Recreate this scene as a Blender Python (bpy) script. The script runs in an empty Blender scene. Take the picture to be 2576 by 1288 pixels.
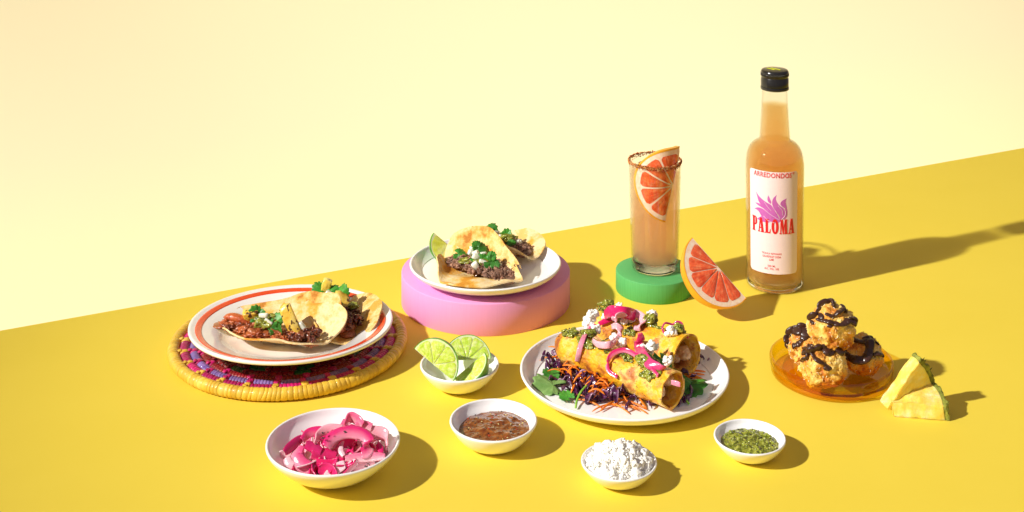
import bpy, math, random
import numpy as np
from mathutils import Vector, noise, Matrix

# ------------------------------------------------------------------ camera
F_PX, HOR, H = 3400.0, -640.0, 0.70          # focal length and horizon in 2576-wide picture units, lens height (m)
scene = bpy.context.scene
col = scene.collection
cam_d = bpy.data.cameras.new("camera")
cam_d.sensor_width = 36.0
cam_d.lens = F_PX / 2576.0 * 36.0
cam_d.shift_y = -(644.0 - HOR) / 2576.0       # view camera: level lens with falling front, verticals stay vertical
cam_d.clip_start = 0.02
cam_d.clip_end = 60.0
cam = bpy.data.objects.new("camera", cam_d)
cam.location = (0, 0, H)
cam.rotation_euler = (math.radians(90), 0, 0)
col.objects.link(cam)
scene.camera = cam

def P(px, py, z=0.0):
    """point on the level plane z that the picture shows at px, py"""
    Y = F_PX * (H - z) / (py - HOR)
    return np.array(((px - 1288.0) * Y / F_PX, Y, z))

def PY(px, py, Y):
    """point at depth Y"""
    return np.array(((px - 1288.0) * Y / F_PX, Y, H - (py - HOR) * Y / F_PX))

# ------------------------------------------------------------------ world and lamps
world = bpy.data.worlds.new("World")
scene.world = world
world.use_nodes = True
bg = world.node_tree.nodes["Background"]
bg.inputs[0].default_value = (1.0, 0.86, 0.97, 1)
bg.inputs[1].default_value = 0.24

def aim(o, target):
    d = Vector(target) - o.location
    o.rotation_euler = d.to_track_quat('-Z', 'Y').to_euler()

key_d = bpy.data.lights.new("key_lamp", 'SPOT')
key_d.energy = 1320
key_d.color = (1.0, 0.965, 0.90)
key_d.shadow_soft_size = 0.06
key_d.spot_size = math.radians(43)
key_d.spot_blend = 1.0
key = bpy.data.objects.new("key_lamp", key_d)
key.location = (-2.96, 0.055, 2.45)
aim(key, (1.64, 2.34, 0.0))
col.objects.link(key)

back_d = bpy.data.lights.new("backdrop_lamp", 'AREA')
back_d.shape = 'RECTANGLE'
back_d.size = 6.5
back_d.size_y = 0.4
back_d.energy = 71
back_d.color = (1.0, 0.97, 0.92)
back = bpy.data.objects.new("backdrop_lamp", back_d)
back.location = (0.30, 1.62, -0.42)      # stands under the table, behind its edge, and lights the backdrop
col.objects.link(back)

scene.view_settings.view_transform = 'Standard'
scene.view_settings.look = 'None'
scene.view_settings.exposure = 0.0
scene.view_settings.gamma = 1.0
scene.view_settings.use_curve_mapping = False
scene.cycles.max_bounces = 14
scene.cycles.transmission_bounces = 12
scene.cycles.transparent_max_bounces = 12
scene.cycles.diffuse_bounces = 5
scene.cycles.volume_bounces = 8
scene.cycles.sample_clamp_indirect = 6.0
scene.cycles.caustics_refractive = True
scene.cycles.caustics_reflective = False

# ------------------------------------------------------------------ materials
def lin(r, g, b):
    f = lambda c: (c / 255 / 12.92) if c / 255 <= 0.04045 else ((c / 255 + 0.055) / 1.055) ** 2.4
    return (f(r), f(g), f(b), 1)

def mat(name, color, rough=0.5, ramp=None, scale=100.0, detail=4.0, bump=0.0, bscale=None, sss=0.0, sssr=(1, .6, .3),
        sscale=0.004, trans=0.0, ior=1.45, coat=0.0, spec=0.5, attr=False, speck=None, rnd=0.0, stretch=None, trough=None,
        bdist=0.001, speck_scale=None):
    """color / ramp = linear rgb(a). ramp: [(pos, rgb), ...] driven by a noise; speck: (threshold, rgb) dark flecks; rnd: per-object value change"""
    m = bpy.data.materials.new(name)
    m.use_nodes = True
    nt = m.node_tree
    N, L = nt.nodes, nt.links
    b = N["Principled BSDF"]
    rgba = lambda c: tuple(c[:3]) + (1,)
    b.inputs["Base Color"].default_value = rgba(color)
    b.inputs["Roughness"].default_value = rough
    b.inputs["IOR"].default_value = ior
    b.inputs["Specular IOR Level"].default_value = spec
    b.inputs["Coat Weight"].default_value = coat
    b.inputs["Coat Roughness"].default_value = 0.08
    b.inputs["Transmission Weight"].default_value = trans
    if sss:
        b.inputs["Subsurface Weight"].default_value = sss
        b.inputs["Subsurface Radius"].default_value = sssr
        b.inputs["Subsurface Scale"].default_value = sscale
    tc = N.new("ShaderNodeTexCoord")
    vec = tc.outputs["Object"]
    if stretch:
        mp = N.new("ShaderNodeMapping")
        mp.inputs["Scale"].default_value = stretch
        L.new(vec, mp.inputs["Vector"])
        vec = mp.outputs[0]
    cur = None
    if ramp:
        nz = N.new("ShaderNodeTexNoise")
        nz.inputs["Scale"].default_value = scale
        nz.inputs["Detail"].default_value = detail
        nz.inputs["Roughness"].default_value = 0.6
        L.new(vec, nz.inputs["Vector"])
        rp = N.new("ShaderNodeValToRGB")
        el = rp.color_ramp.elements
        el[0].position, el[0].color = ramp[0][0], rgba(ramp[0][1])
        el[1].position, el[1].color = ramp[-1][0], rgba(ramp[-1][1])
        for p, c in ramp[1:-1]:
            e = el.new(p)
            e.color = rgba(c)
        L.new(nz.outputs["Fac"], rp.inputs[0])
        cur = rp.outputs[0]
    if attr:
        at = N.new("ShaderNodeAttribute")
        at.attribute_name = "col"
        if cur is None:
            cur = at.outputs["Color"]
        else:
            mx = N.new("ShaderNodeMix"); mx.data_type = 'RGBA'; mx.blend_type = 'MULTIPLY'
            mx.inputs[0].default_value = 1.0
            L.new(cur, mx.inputs[6]); L.new(at.outputs["Color"], mx.inputs[7])
            cur = mx.outputs[2]
    if speck:
        n2 = N.new("ShaderNodeTexNoise")
        n2.inputs["Scale"].default_value = speck_scale or scale * 6
        n2.inputs["Detail"].default_value = 2
        L.new(vec, n2.inputs["Vector"])
        r2 = N.new("ShaderNodeMapRange")
        r2.inputs[1].default_value = speck[0]; r2.inputs[2].default_value = speck[0] + 0.03
        L.new(n2.outputs["Fac"], r2.inputs[0])
        mx = N.new("ShaderNodeMix"); mx.data_type = 'RGBA'
        L.new(r2.outputs[0], mx.inputs[0])
        if cur is None:
            mx.inputs[6].default_value = rgba(color)
        else:
            L.new(cur, mx.inputs[6])
        mx.inputs[7].default_value = rgba(speck[1])
        cur = mx.outputs[2]
    if rnd:
        oi = N.new("ShaderNodeObjectInfo")
        mr = N.new("ShaderNodeMapRange")
        mr.inputs[3].default_value = 1 - rnd; mr.inputs[4].default_value = 1 + rnd * .4
        L.new(oi.outputs["Random"], mr.inputs[0])
        mx = N.new("ShaderNodeMix"); mx.data_type = 'RGBA'; mx.blend_type = 'MULTIPLY'
        mx.inputs[0].default_value = 1.0
        if cur is None:
            mx.inputs[6].default_value = rgba(color)
        else:
            L.new(cur, mx.inputs[6])
        cb = N.new("ShaderNodeCombineColor")
        for i in range(3):
            L.new(mr.outputs[0], cb.inputs[i])
        L.new(cb.outputs[0], mx.inputs[7])
        cur = mx.outputs[2]
    if cur is not None:
        L.new(cur, b.inputs["Base Color"])
    if bump:
        n3 = N.new("ShaderNodeTexNoise")
        n3.inputs["Scale"].default_value = bscale or scale * 2
        n3.inputs["Detail"].default_value = 5
        L.new(vec, n3.inputs["Vector"])
        bp = N.new("ShaderNodeBump")
        bp.inputs["Strength"].default_value = bump
        bp.inputs["Distance"].default_value = bdist
        L.new(n3.outputs["Fac"], bp.inputs["Height"])
        L.new(bp.outputs[0], b.inputs["Normal"])
    return m

M = {}
M['table'] = mat("yellow_paper", (.85, .655, .054), rough=.62, spec=.2, ramp=[(.3, (.835, .642, .062)), (.7, (.865, .670, .072))], scale=3, bump=.05, bscale=900, bdist=.0004)
M['wall'] = mat("cream_paper", (.93, .840, .530), rough=.9, spec=.1, ramp=[(.3, (.925, .835, .525)), (.7, (.935, .847, .535))], scale=.8)
M['porcelain'] = mat("white_porcelain", (.90, .885, .86), rough=.16, coat=.4, ramp=[(.3, (.93, .92, .91)), (.7, (.95, .945, .935))], scale=14)
M['china'] = mat("ivory_china", (.86, .80, .73), rough=.14, coat=.5, ramp=[(.3, (.92, .895, .86)), (.7, (.94, .92, .89))], scale=14)
M['stripe'] = mat("orange_red_glaze", (.86, .07, .012), rough=.2, coat=.4, ramp=[(.3, (.82, .06, .010)), (.7, (.88, .08, .015))], scale=60)
M['pink'] = mat("pink_card", (.79, .33, .62), rough=.6, spec=.3, ramp=[(.3, (.775, .32, .605)), (.7, (.81, .345, .635))], scale=700, stretch=(1, 1, .05), bump=.25, bscale=1500, bdist=.0003)
M['green'] = mat("green_card", (.10, .42, .12), rough=.6, spec=.3, ramp=[(.3, (.09, .39, .11)), (.7, (.11, .45, .14))], scale=700, stretch=(1, 1, .05), bump=.2, bscale=1500, bdist=.0003)
M['tortilla'] = mat("corn_tortilla", (.8, .55, .2), rough=.7, spec=.25, ramp=[(.36, (.66, .28, .03)), (.42, (.80, .43, .07)), (.48, (.82, .58, .25)), (.55, (.86, .68, .38)), (.63, (.80, .50, .15))], scale=30, detail=6,
                    speck=(.72, (.30, .15, .05)), speck_scale=420, bump=.7, bscale=420, sss=.12, sscale=.003, bdist=.0012)
M['tortilla2'] = mat("toasted_corn_tortilla", (.7, .45, .15), rough=.65, spec=.25, ramp=[(.36, (.50, .19, .02)), (.43, (.76, .42, .09)), (.52, (.84, .62, .28)), (.62, (.70, .36, .06))], scale=34, detail=6,
                     speck=(.70, (.25, .10, .03)), speck_scale=380, bump=.7, bscale=420, sss=.12, sscale=.003, bdist=.0012)
M['enchilada'] = mat("fried_yellow_tortilla", (.8, .45, .03), rough=.42, spec=.45, ramp=[(.36, (.34, .09, .015)), (.41, (.60, .22, .02)), (.45, (.80, .38, .018)), (.52, (.87, .50, .020)), (.56, (.85, .56, .13)), (.61, (.62, .25, .06)), (.66, (.45, .14, .03))], scale=32, detail=8,
                     speck=(.68, (.16, .07, .02)), speck_scale=300, bump=1.0, bscale=240, sss=.05, sscale=.002, coat=.3, bdist=.0022)
M['pastor'] = mat("glazed_red_meat", (.3, .06, .02), rough=.22, ramp=[(.3, (.13, .025, .010)), (.45, (.38, .085, .022)), (.6, (.50, .16, .05)), (.75, (.24, .05, .018))], scale=90, detail=5, bump=.8, bscale=330, coat=.5, attr=True, bdist=.0015)
M['beef'] = mat("shredded_brown_beef", (.2, .1, .06), rough=.45, ramp=[(.34, (.10, .040, .022)), (.48, (.28, .145, .095)), (.64, (.44, .27, .18))], scale=260, detail=4, bump=.6, bscale=700, attr=True, coat=.15)
M['cilantro'] = mat("cilantro_green", (.05, .2, .02), rough=.42, ramp=[(.3, (.025, .14, .012)), (.55, (.06, .27, .025)), (.75, (.13, .40, .05))], scale=110, bump=.5, bscale=500, sss=.15, sssr=(.3, 1, .2), sscale=.001, rnd=.3, bdist=.0006)
M['paleleaf'] = mat("pale_leaf_underside", (.16, .34, .13), rough=.55, ramp=[(.3, (.13, .27, .06)), (.7, (.24, .40, .12))], scale=140, bump=.4, bscale=500, bdist=.0006)
M['stem'] = mat("green_stem", (.22, .50, .04), rough=.35, ramp=[(.3, (.14, .40, .03)), (.7, (.34, .60, .08))], scale=80, sss=.2, sscale=.001)
M['white_onion'] = mat("white_onion", (.80, .80, .66), rough=.25, sss=.5, sscale=.004, sssr=(1, 1, .8), ramp=[(.3, (.70, .72, .55)), (.7, (.86, .86, .76))], scale=160, coat=.2, bump=.2, bscale=400)
M['pineapple'] = mat("pineapple_flesh", (.85, .60, .08), rough=.3, ramp=[(.3, (.82, .52, .03)), (.5, (.88, .66, .12)), (.7, (.90, .76, .30))], scale=110, stretch=(1, 1, .35), bump=.5, bscale=420, sss=.35, sssr=(1, .7, .15), sscale=.004, coat=.2)
M['grilled'] = mat("grilled_pineapple", (.8, .5, .08), rough=.35, ramp=[(.3, (.70, .36, .02)), (.5, (.84, .58, .08)), (.7, (.88, .70, .22))], scale=90, bump=.5, bscale=420, speck=(.59, (.10, .035, .01)), speck_scale=170, sss=.25, sssr=(1, .7, .15), sscale=.003, coat=.3)
M['pine_rind'] = mat("pineapple_rind", (.2, .2, .03), rough=.6, ramp=[(.3, (.07, .045, .012)), (.5, (.22, .24, .03)), (.7, (.40, .42, .06))], scale=160, bump=.9, bscale=260, bdist=.002)
M['salsa_verde'] = mat("green_salsa", (.15, .17, .01), rough=.16, ramp=[(.34, (.05, .06, .006)), (.45, (.16, .18, .014)), (.56, (.30, .31, .03)), (.68, (.50, .50, .11))], scale=260, detail=5, bump=.9, bscale=420, speck=(.69, (.02, .02, .008)), speck_scale=520, coat=.5, bdist=.0016, sss=.1, sscale=.002)
M['salsa_roja'] = mat("red_brown_salsa", (.3, .08, .01), rough=.14, ramp=[(.34, (.13, .022, .005)), (.48, (.21, .055, .010)), (.60, (.28, .09, .018)), (.70, (.50, .13, .015))], scale=120, detail=5, bump=.55, bscale=330, speck=(.70, (.03, .008, .004)), speck_scale=480, coat=.6, bdist=.0014)
M['seed'] = mat("pale_seed", (.6, .5, .18), rough=.3, ramp=[(.3, (.5, .36, .08)), (.7, (.74, .66, .30))], scale=300, coat=.3)
M['green_seed'] = mat("pale_green_seed", (.5, .55, .15), rough=.3, ramp=[(.3, (.34, .42, .07)), (.7, (.68, .70, .32))], scale=300, coat=.3)
M['char'] = mat("charred_fleck", (.015, .012, .008), rough=.35, ramp=[(.3, (.010, .008, .006)), (.7, (.04, .03, .018))], scale=500)
M['cheese'] = mat("crumbled_white_cheese", (.93, .91, .80), rough=.6, ramp=[(.3, (.95, .92, .82)), (.7, (.975, .965, .92))], scale=180, bump=.35, bscale=500, bdist=.0012)
M['pickled'] = mat("pickled_onion", (.8, .2, .4), rough=.2, attr=True, ramp=[(.3, (.92, .86, .90)), (.7, (1, 1, 1))], scale=120, stretch=(1, 1, 1), coat=.5, sss=.3, sssr=(1, .35, .5), sscale=.003, bump=.25, bscale=300)
M['cabbage'] = mat("purple_cabbage", (.06, .006, .05), rough=.25, attr=True, ramp=[(.3, (.6, .6, .6)), (.7, (1.2, 1.1, 1.2))], scale=150, coat=.4, bump=.4, bscale=300)
M['carrot'] = mat("carrot", (.85, .20, .01), rough=.4, ramp=[(.3, (.80, .16, .008)), (.7, (.90, .29, .02))], scale=150, sss=.2, sssr=(1, .4, .1), sscale=.002, bump=.3, bscale=400, rnd=.15)
M['chicken'] = mat("cooked_chicken", (.7, .45, .25), rough=.35, ramp=[(.3, (.55, .26, .08)), (.55, (.74, .50, .28)), (.75, (.80, .60, .40))], scale=120, coat=.3, bump=.5, bscale=300, sss=.2, sscale=.003)
M['lime_rind'] = mat("lime_rind", (.06, .25, .01), rough=.32, ramp=[(.34, (.05, .25, .010)), (.5, (.10, .36, .018)), (.66, (.20, .46, .04))], scale=70, bump=.5, bscale=900, coat=.3, bdist=.0006)
M['lime_pith'] = mat("lime_pith", (.72, .80, .42), rough=.5, ramp=[(.3, (.62, .74, .30)), (.7, (.80, .85, .55))], scale=150, sss=.3, sscale=.002)
M['lime_pulp'] = mat("lime_pulp", (.45, .62, .08), rough=.15, attr=True, ramp=[(.34, (.50, .70, .05)), (.5, (.64, .81, .13)), (.66, (.78, .88, .36))], scale=240, bump=.6, bscale=500, sss=.5, sssr=(.7, 1, .2), sscale=.004, coat=.5)
M['lime_cut'] = mat("lime_cut_face", (.5, .62, .05), rough=.18, attr=True, ramp=[(.35, (.72, .80, .06)), (.5, (.76, .84, .18)), (.66, (.80, .88, .44))], scale=60, bump=.4, bscale=500, sss=.5, sssr=(.7, 1, .2), sscale=.004, coat=.5)
M['gf_rind'] = mat("grapefruit_rind", (.86, .38, .02), rough=.4, ramp=[(.3, (.84, .33, .015)), (.7, (.90, .46, .03))], scale=60, bump=.5, bscale=1000, coat=.2, bdist=.0006)
M['gf_pith'] = mat("grapefruit_pith", (.90, .68, .50), rough=.6, ramp=[(.3, (.86, .58, .38)), (.6, (.93, .76, .60))], scale=220, bump=.3, bscale=700, sss=.2, sscale=.002)
M['gf_pulp'] = mat("grapefruit_pulp", (.80, .13, .04), rough=.16, attr=True, ramp=[(.3, (.82, .085, .018)), (.5, (.90, .15, .045)), (.72, (.94, .32, .13))], scale=160, stretch=(1, 1, 1), bump=.6, bscale=420, sss=.35, sssr=(1, .25, .12), sscale=.004, coat=.5)
M['membrane'] = mat("citrus_membrane", (.92, .66, .46), rough=.5, ramp=[(.3, (.88, .58, .38)), (.7, (.95, .78, .62))], scale=200)
M['macaroon'] = mat("toasted_coconut", (.82, .58, .22), rough=.6, ramp=[(.36, (.46, .12, .012)), (.44, (.76, .33, .035)), (.54, (.88, .57, .13)), (.66, (.92, .75, .34))], scale=45, detail=6, bump=.9, bscale=380, sss=.15, sscale=.002, bdist=.0018)
M['coconut'] = mat("coconut_shred", (.86, .70, .38), rough=.5, attr=True, ramp=[(.3, (.8, .75, .7)), (.7, (1, 1, 1))], scale=200)
M['chocolate'] = mat("dark_chocolate", (.045, .016, .011), rough=.32, ramp=[(.3, (.036, .013, .009)), (.7, (.062, .024, .016))], scale=80, coat=.3, bump=.25, bscale=200)
M['straw'] = mat("yellow_palm_straw", (.75, .48, .08), rough=.42, ramp=[(.3, (.72, .42, .045)), (.5, (.84, .54, .055)), (.72, (.88, .66, .16))], scale=60, stretch=(1, 1, .6), bump=.5, bscale=800, rnd=.20, coat=.15, bdist=.0008)
M['magenta'] = mat("magenta_palm_straw", (.45, .01, .12), rough=.3, ramp=[(.3, (.42, .006, .10)), (.6, (.62, .012, .18)), (.8, (.70, .04, .24))], scale=90, bump=.6, bscale=700, rnd=.3, coat=.3, bdist=.0008)
M['purple'] = mat("violet_palm_straw", (.22, .12, .42), rough=.32, ramp=[(.3, (.17, .09, .38)), (.6, (.31, .20, .54)), (.8, (.44, .32, .62))], scale=90, bump=.6, bscale=700, rnd=.3, coat=.3, bdist=.0008)
M['darkred'] = mat("red_palm_straw", (.26, .008, .015), rough=.35, ramp=[(.3, (.16, .005, .010)), (.7, (.33, .012, .02))], scale=90, bump=.6, bscale=700, rnd=.3, coat=.2, bdist=.0008)
M['greenstraw'] = mat("green_palm_straw", (.012, .12, .03), rough=.35, ramp=[(.3, (.008, .09, .02)), (.7, (.02, .17, .04))], scale=90, bump=.6, bscale=700, rnd=.2, coat=.2, bdist=.0008)
M['core'] = mat("brown_coil_core", (.10, .05, .015), rough=.8, ramp=[(.3, (.07, .03, .01)), (.7, (.15, .08, .025))], scale=120)
M['cap'] = mat("black_cap", (.012, .012, .012), rough=.22, coat=.4, ramp=[(.3, (.010, .010, .010)), (.7, (.016, .015, .014))], scale=100)
M['capmark'] = mat("lime_yellow_print", (.68, .72, .02), rough=.4, ramp=[(.3, (.66, .70, .02)), (.7, (.70, .74, .025))], scale=100)
M['label'] = mat("pale_pink_label", (.88, .70, .72), rough=.45, ramp=[(.3, (.87, .69, .71)), (.7, (.89, .72, .735))], scale=200)
M['redink'] = mat("red_print", (.70, .012, .02), rough=.45, ramp=[(.3, (.66, .012, .018)), (.7, (.74, .016, .024))], scale=200)
M['mauveink'] = mat("mauve_print", (.52, .12, .44), rough=.45, ramp=[(.3, (.50, .11, .42)), (.7, (.56, .14, .47))], scale=200)
M['whiteink'] = mat("white_print", (.9, .82, .82), rough=.45, ramp=[(.3, (.88, .8, .8)), (.7, (.92, .84, .84))], scale=200)
M['glass_thick'] = mat("clear_glass", (1, 1, 1), rough=0.0, trans=1.0, ior=1.46)
M['ice'] = mat("ice", (.97, .99, 1), rough=0.05, trans=1.0, ior=1.31)

def thin_glass(name, tint, refr=0.0, gloss=1.0, base=.04):
    """wall of a glass vessel: clear (tinted) pass-through with a Fresnel mirror coat; refr mixes in true refraction"""
    m = bpy.data.materials.new(name); m.use_nodes = True
    nt = m.node_tree; N, L = nt.nodes, nt.links
    N.remove(N["Principled BSDF"])
    tr = N.new("ShaderNodeBsdfTransparent"); tr.inputs[0].default_value = tint + (1,)
    src = tr.outputs[0]
    if refr:
        g = N.new("ShaderNodeBsdfRefraction"); g.inputs[0].default_value = tint + (1,); g.inputs["IOR"].default_value = 1.45; g.inputs["Roughness"].default_value = 0
        mx = N.new("ShaderNodeMixShader"); mx.inputs[0].default_value = refr
        L.new(src, mx.inputs[1]); L.new(g.outputs[0], mx.inputs[2]); src = mx.outputs[0]
    gl_ = N.new("ShaderNodeBsdfGlossy"); gl_.inputs["Roughness"].default_value = .02
    lw = N.new("ShaderNodeLayerWeight"); lw.inputs[0].default_value = .5      # Schlick: .04 + .9 * (1 - cos)^5
    pw = N.new("ShaderNodeMath"); pw.operation = 'POWER'; pw.inputs[1].default_value = 5.0
    mu = N.new("ShaderNodeMath"); mu.operation = 'MULTIPLY_ADD'; mu.inputs[1].default_value = .95 * gloss; mu.inputs[2].default_value = base
    L.new(lw.outputs["Facing"], pw.inputs[0]); L.new(pw.outputs[0], mu.inputs[0])
    mx = N.new("ShaderNodeMixShader")
    L.new(mu.outputs[0], mx.inputs[0]); L.new(src, mx.inputs[1]); L.new(gl_.outputs[0], mx.inputs[2])
    L.new(mx.outputs[0], N["Material Output"].inputs["Surface"])
    return m
M['glass'] = thin_glass("clear_glass_wall", (.985, .985, .98))
M['amber'] = thin_glass("amber_glass", (1.0, .83, .14), refr=.05, base=.06)

def drink(name, scat, absb, ds, da):
    """cloudy juice: a scattering and absorbing volume, so lamp light glows through it"""
    m = bpy.data.materials.new(name); m.use_nodes = True
    nt = m.node_tree; N, L = nt.nodes, nt.links
    N.remove(N["Principled BSDF"])
    sc_ = N.new("ShaderNodeVolumeScatter"); sc_.inputs["Color"].default_value = scat + (1,)
    sc_.inputs["Density"].default_value = ds; sc_.inputs["Anisotropy"].default_value = .55
    ab = N.new("ShaderNodeVolumeAbsorption"); ab.inputs["Color"].default_value = absb + (1,); ab.inputs["Density"].default_value = da
    ad = N.new("ShaderNodeAddShader")
    L.new(sc_.outputs[0], ad.inputs[0]); L.new(ab.outputs[0], ad.inputs[1])
    L.new(ad.outputs[0], N["Material Output"].inputs["Volume"])
    return m
M['paloma'] = drink("peach_drink", (1.0, .86, .72), (1.0, .77, .46), 62.0, 52.0)
M['bottle_drink'] = drink("orange_drink", (1.0, .82, .50), (1.0, .78, .30), 54.0, 62.0)
# ------------------------------------------------------------------ object helpers
def tag(o, label=None, cat=None, group=None, kind=None):
    if label: o["label"] = label
    if cat: o["category"] = cat
    if group: o["group"] = group
    if kind: o["kind"] = kind
    return o

def thing(name, label, cat, loc=(0, 0, 0), rot=(0, 0, 0), group=None):
    o = bpy.data.objects.new(name, None)
    o.empty_display_size = .02
    o.location = [float(c) for c in loc]; o.rotation_euler = rot
    col.objects.link(o)
    return tag(o, label, cat, group)

def absloc(o):
    v = Vector((0, 0, 0))
    while o is not None:
        v += o.location
        o = o.parent
    return np.array(v)

def mesh_obj(name, V, Fc, material, parent=None, smooth=True, cols=None, local=False, sharp=None, loc=None):
    """V in world coordinates (unless local); the object sits at its parent's origin (or at loc)"""
    V = np.asarray(V, dtype=float).reshape(-1, 3)
    o_loc = np.zeros(3)
    if not local:
        base = absloc(parent) if parent is not None else np.zeros(3)
        if loc is not None:
            o_loc = np.asarray(loc, float) - base
        V = V - base - o_loc
    me = bpy.data.meshes.new(name)
    me.from_pydata(V.tolist(), [], [list(map(int, f)) for f in Fc])
    me.update()
    if smooth:
        me.polygons.foreach_set("use_smooth", [True] * len(me.polygons))
    if sharp is not None:
        me.set_sharp_from_angle(angle=math.radians(sharp))
    if cols is not None:
        a = me.color_attributes.new("col", 'FLOAT_COLOR', 'POINT')
        c = np.ones((len(V), 4)); c[:, :3] = np.asarray(cols)[:, :3]
        a.data.foreach_set("color", c.ravel())
    o = bpy.data.objects.new(name, me)
    o.location = o_loc
    if material is not None:
        me.materials.append(material)
    col.objects.link(o)
    if parent is not None:
        o.parent = parent
    return o

class MB:
    """collects pieces of ONE mesh"""
    def __init__(s):
        s.V, s.F, s.C, s.n = [], [], [], 0
    def add(s, V, F, c=None):
        V = np.asarray(V, float)
        s.V.append(V); s.F += [[i + s.n for i in f] for f in F]
        if c is not None:
            c = np.asarray(c, float)
            s.C.append(np.tile(c[:3], (len(V), 1)) if c.ndim == 1 else c)
        s.n += len(V)
        return s
    def build(s, name, m, parent=None, **k):
        return mesh_obj(name, np.vstack(s.V), s.F, m, parent, cols=np.vstack(s.C) if s.C else None, **k)

def unit(v):
    v = np.asarray(v, float)
    return v / (np.linalg.norm(v) + 1e-12)

def nz(p, f, seed=0.0, octv=3):
    return noise.fractal(Vector((p[0] * f + seed * 7.13, p[1] * f - seed * 3.7, p[2] * f + seed * 1.9)), 1.0, 2.0, octv)

_ico = {}
def ico(sub):
    if sub not in _ico:
        import bmesh
        bm = bmesh.new(); bmesh.ops.create_icosphere(bm, subdivisions=sub, radius=1.0)
        bm.verts.ensure_lookup_table()
        _ico[sub] = (np.array([v.co[:] for v in bm.verts]), [[v.index for v in f.verts] for f in bm.faces])
        bm.free()
    return _ico[sub]

def basis(d, up=(0, 0, 1)):
    d = unit(d); u = np.asarray(up, float)
    if abs(np.dot(d, unit(u))) > .98: u = np.array((1., 0, 0))
    s = unit(np.cross(u, d)); t = np.cross(d, s)
    return d, s, t                      # d along, s side, t up

def blob(c, r, sub=3, amp=.15, freq=60, seed=0, octv=3, ax=None, ridged=False):
    """noise-displaced ellipsoid; r = radii along ax (d, s, t)"""
    V, F_ = ico(sub)
    r = np.ones(3) * r if np.isscalar(r) else np.asarray(r, float)
    out = np.empty_like(V)
    A = np.array(ax) if ax is not None else np.eye(3)
    m = r.mean()
    for i, v in enumerate(V):
        n = nz(v * m, freq, seed, octv)
        if ridged: n = abs(n) * 2 - .5
        out[i] = np.asarray(c) + ((v * r * (1 + amp * n)) @ A)
    return out, F_

def rbox(c, dims, ax=None, n=4, e=.35, jit=0.06, seed=0):
    """rounded box (half sizes dims)"""
    key = ('b', n)
    if key not in _ico:
        import bmesh
        bm = bmesh.new(); bmesh.ops.create_cube(bm, size=2)
        bmesh.ops.subdivide_edges(bm, edges=bm.edges[:], cuts=n, use_grid_fill=True)
        bm.verts.ensure_lookup_table()
        _ico[key] = (np.array([v.co[:] for v in bm.verts]), [[v.index for v in f.verts] for f in bm.faces])
        bm.free()
    V, F_ = _ico[key]
    A = np.array(ax) if ax is not None else np.eye(3)
    q = V / (np.linalg.norm(V, axis=1)[:, None])
    W = V * (1 - e) + q * e * 1.25
    out = np.array([w * (1 + jit * nz(w, 1.1, seed, 2)) for w in W]) * np.asarray(dims)
    return np.asarray(c) + out @ A, F_

def tube(pts, rad, seg=8, flat=1.0, up=(0, 0, 1), caps=True):
    """swept ellipse along pts; rad scalar or per-point; flat = thickness/width ratio"""
    pts = np.asarray(pts, float); n = len(pts)
    rad = np.ones(n) * rad if np.isscalar(rad) else np.asarray(rad, float)
    V = []
    T = np.gradient(pts, axis=0)
    s_prev = None
    for i in range(n):
        d = unit(T[i])
        if s_prev is None:
            _, s, t = basis(d, up)
        else:
            s = unit(s_prev - d * np.dot(s_prev, d)); t = np.cross(d, s)
        s_prev = s
        for k in range(seg):
            a = 2 * math.pi * k / seg
            V.append(pts[i] + rad[i] * (math.cos(a) * s + flat * math.sin(a) * t))
    F_ = []
    for i in range(n - 1):
        for k in range(seg):
            k2 = (k + 1) % seg
            F_.append([i * seg + k, i * seg + k2, (i + 1) * seg + k2, (i + 1) * seg + k])
    if caps:
        F_.append(list(range(seg))[::-1]); F_.append([(n - 1) * seg + k for k in range(seg)])
    return np.array(V), F_

def spline(ctrl, n):
    """Catmull-Rom through ctrl"""
    c = [np.asarray(p, float) for p in ctrl]
    c = [2 * c[0] - c[1]] + c + [2 * c[-1] - c[-2]]
    m = len(c) - 3; out = []
    for i in range(n):
        t = i / (n - 1) * m; k = min(int(t), m - 1); t -= k
        a, b, d, e = c[k], c[k + 1], c[k + 2], c[k + 3]
        out.append(.5 * ((2 * b) + (-a + d) * t + (2 * a - 5 * b + 4 * d - e) * t * t + (-a + 3 * b - 3 * d + e) * t ** 3))
    return np.array(out)

def lathe(prof, seg=96, c=(0, 0, 0), wob=0.0):
    """profile [(r, z), ...] round the z axis; first/last with r = 0 are poles"""
    V, F_ = [], []; idx = []
    for r, z in prof:
        if r < 1e-7:
            idx.append(('p', len(V))); V.append((c[0], c[1], c[2] + z))
        else:
            idx.append(('r', len(V)))
            for k in range(seg):
                a = 2 * math.pi * k / seg
                V.append((c[0] + r * math.cos(a), c[1] + r * math.sin(a), c[2] + z))
    for (ta, a), (tb, b) in zip(idx[:-1], idx[1:]):
        for k in range(seg):
            k2 = (k + 1) % seg
            if ta == 'p' and tb == 'p': continue
            if ta == 'p': F_.append([a, b + k2, b + k][::-1])
            elif tb == 'p': F_.append([a + k, b, a + k2][::-1])
            else: F_.append([a + k, b + k, b + k2, a + k2][::-1])
    return np.array(V), F_

def smooth_prof(pts, n=60):
    p = spline([(a, 0, b) for a, b in pts], n)
    return [(max(q[0], 0), q[2]) for q in p]

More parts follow.
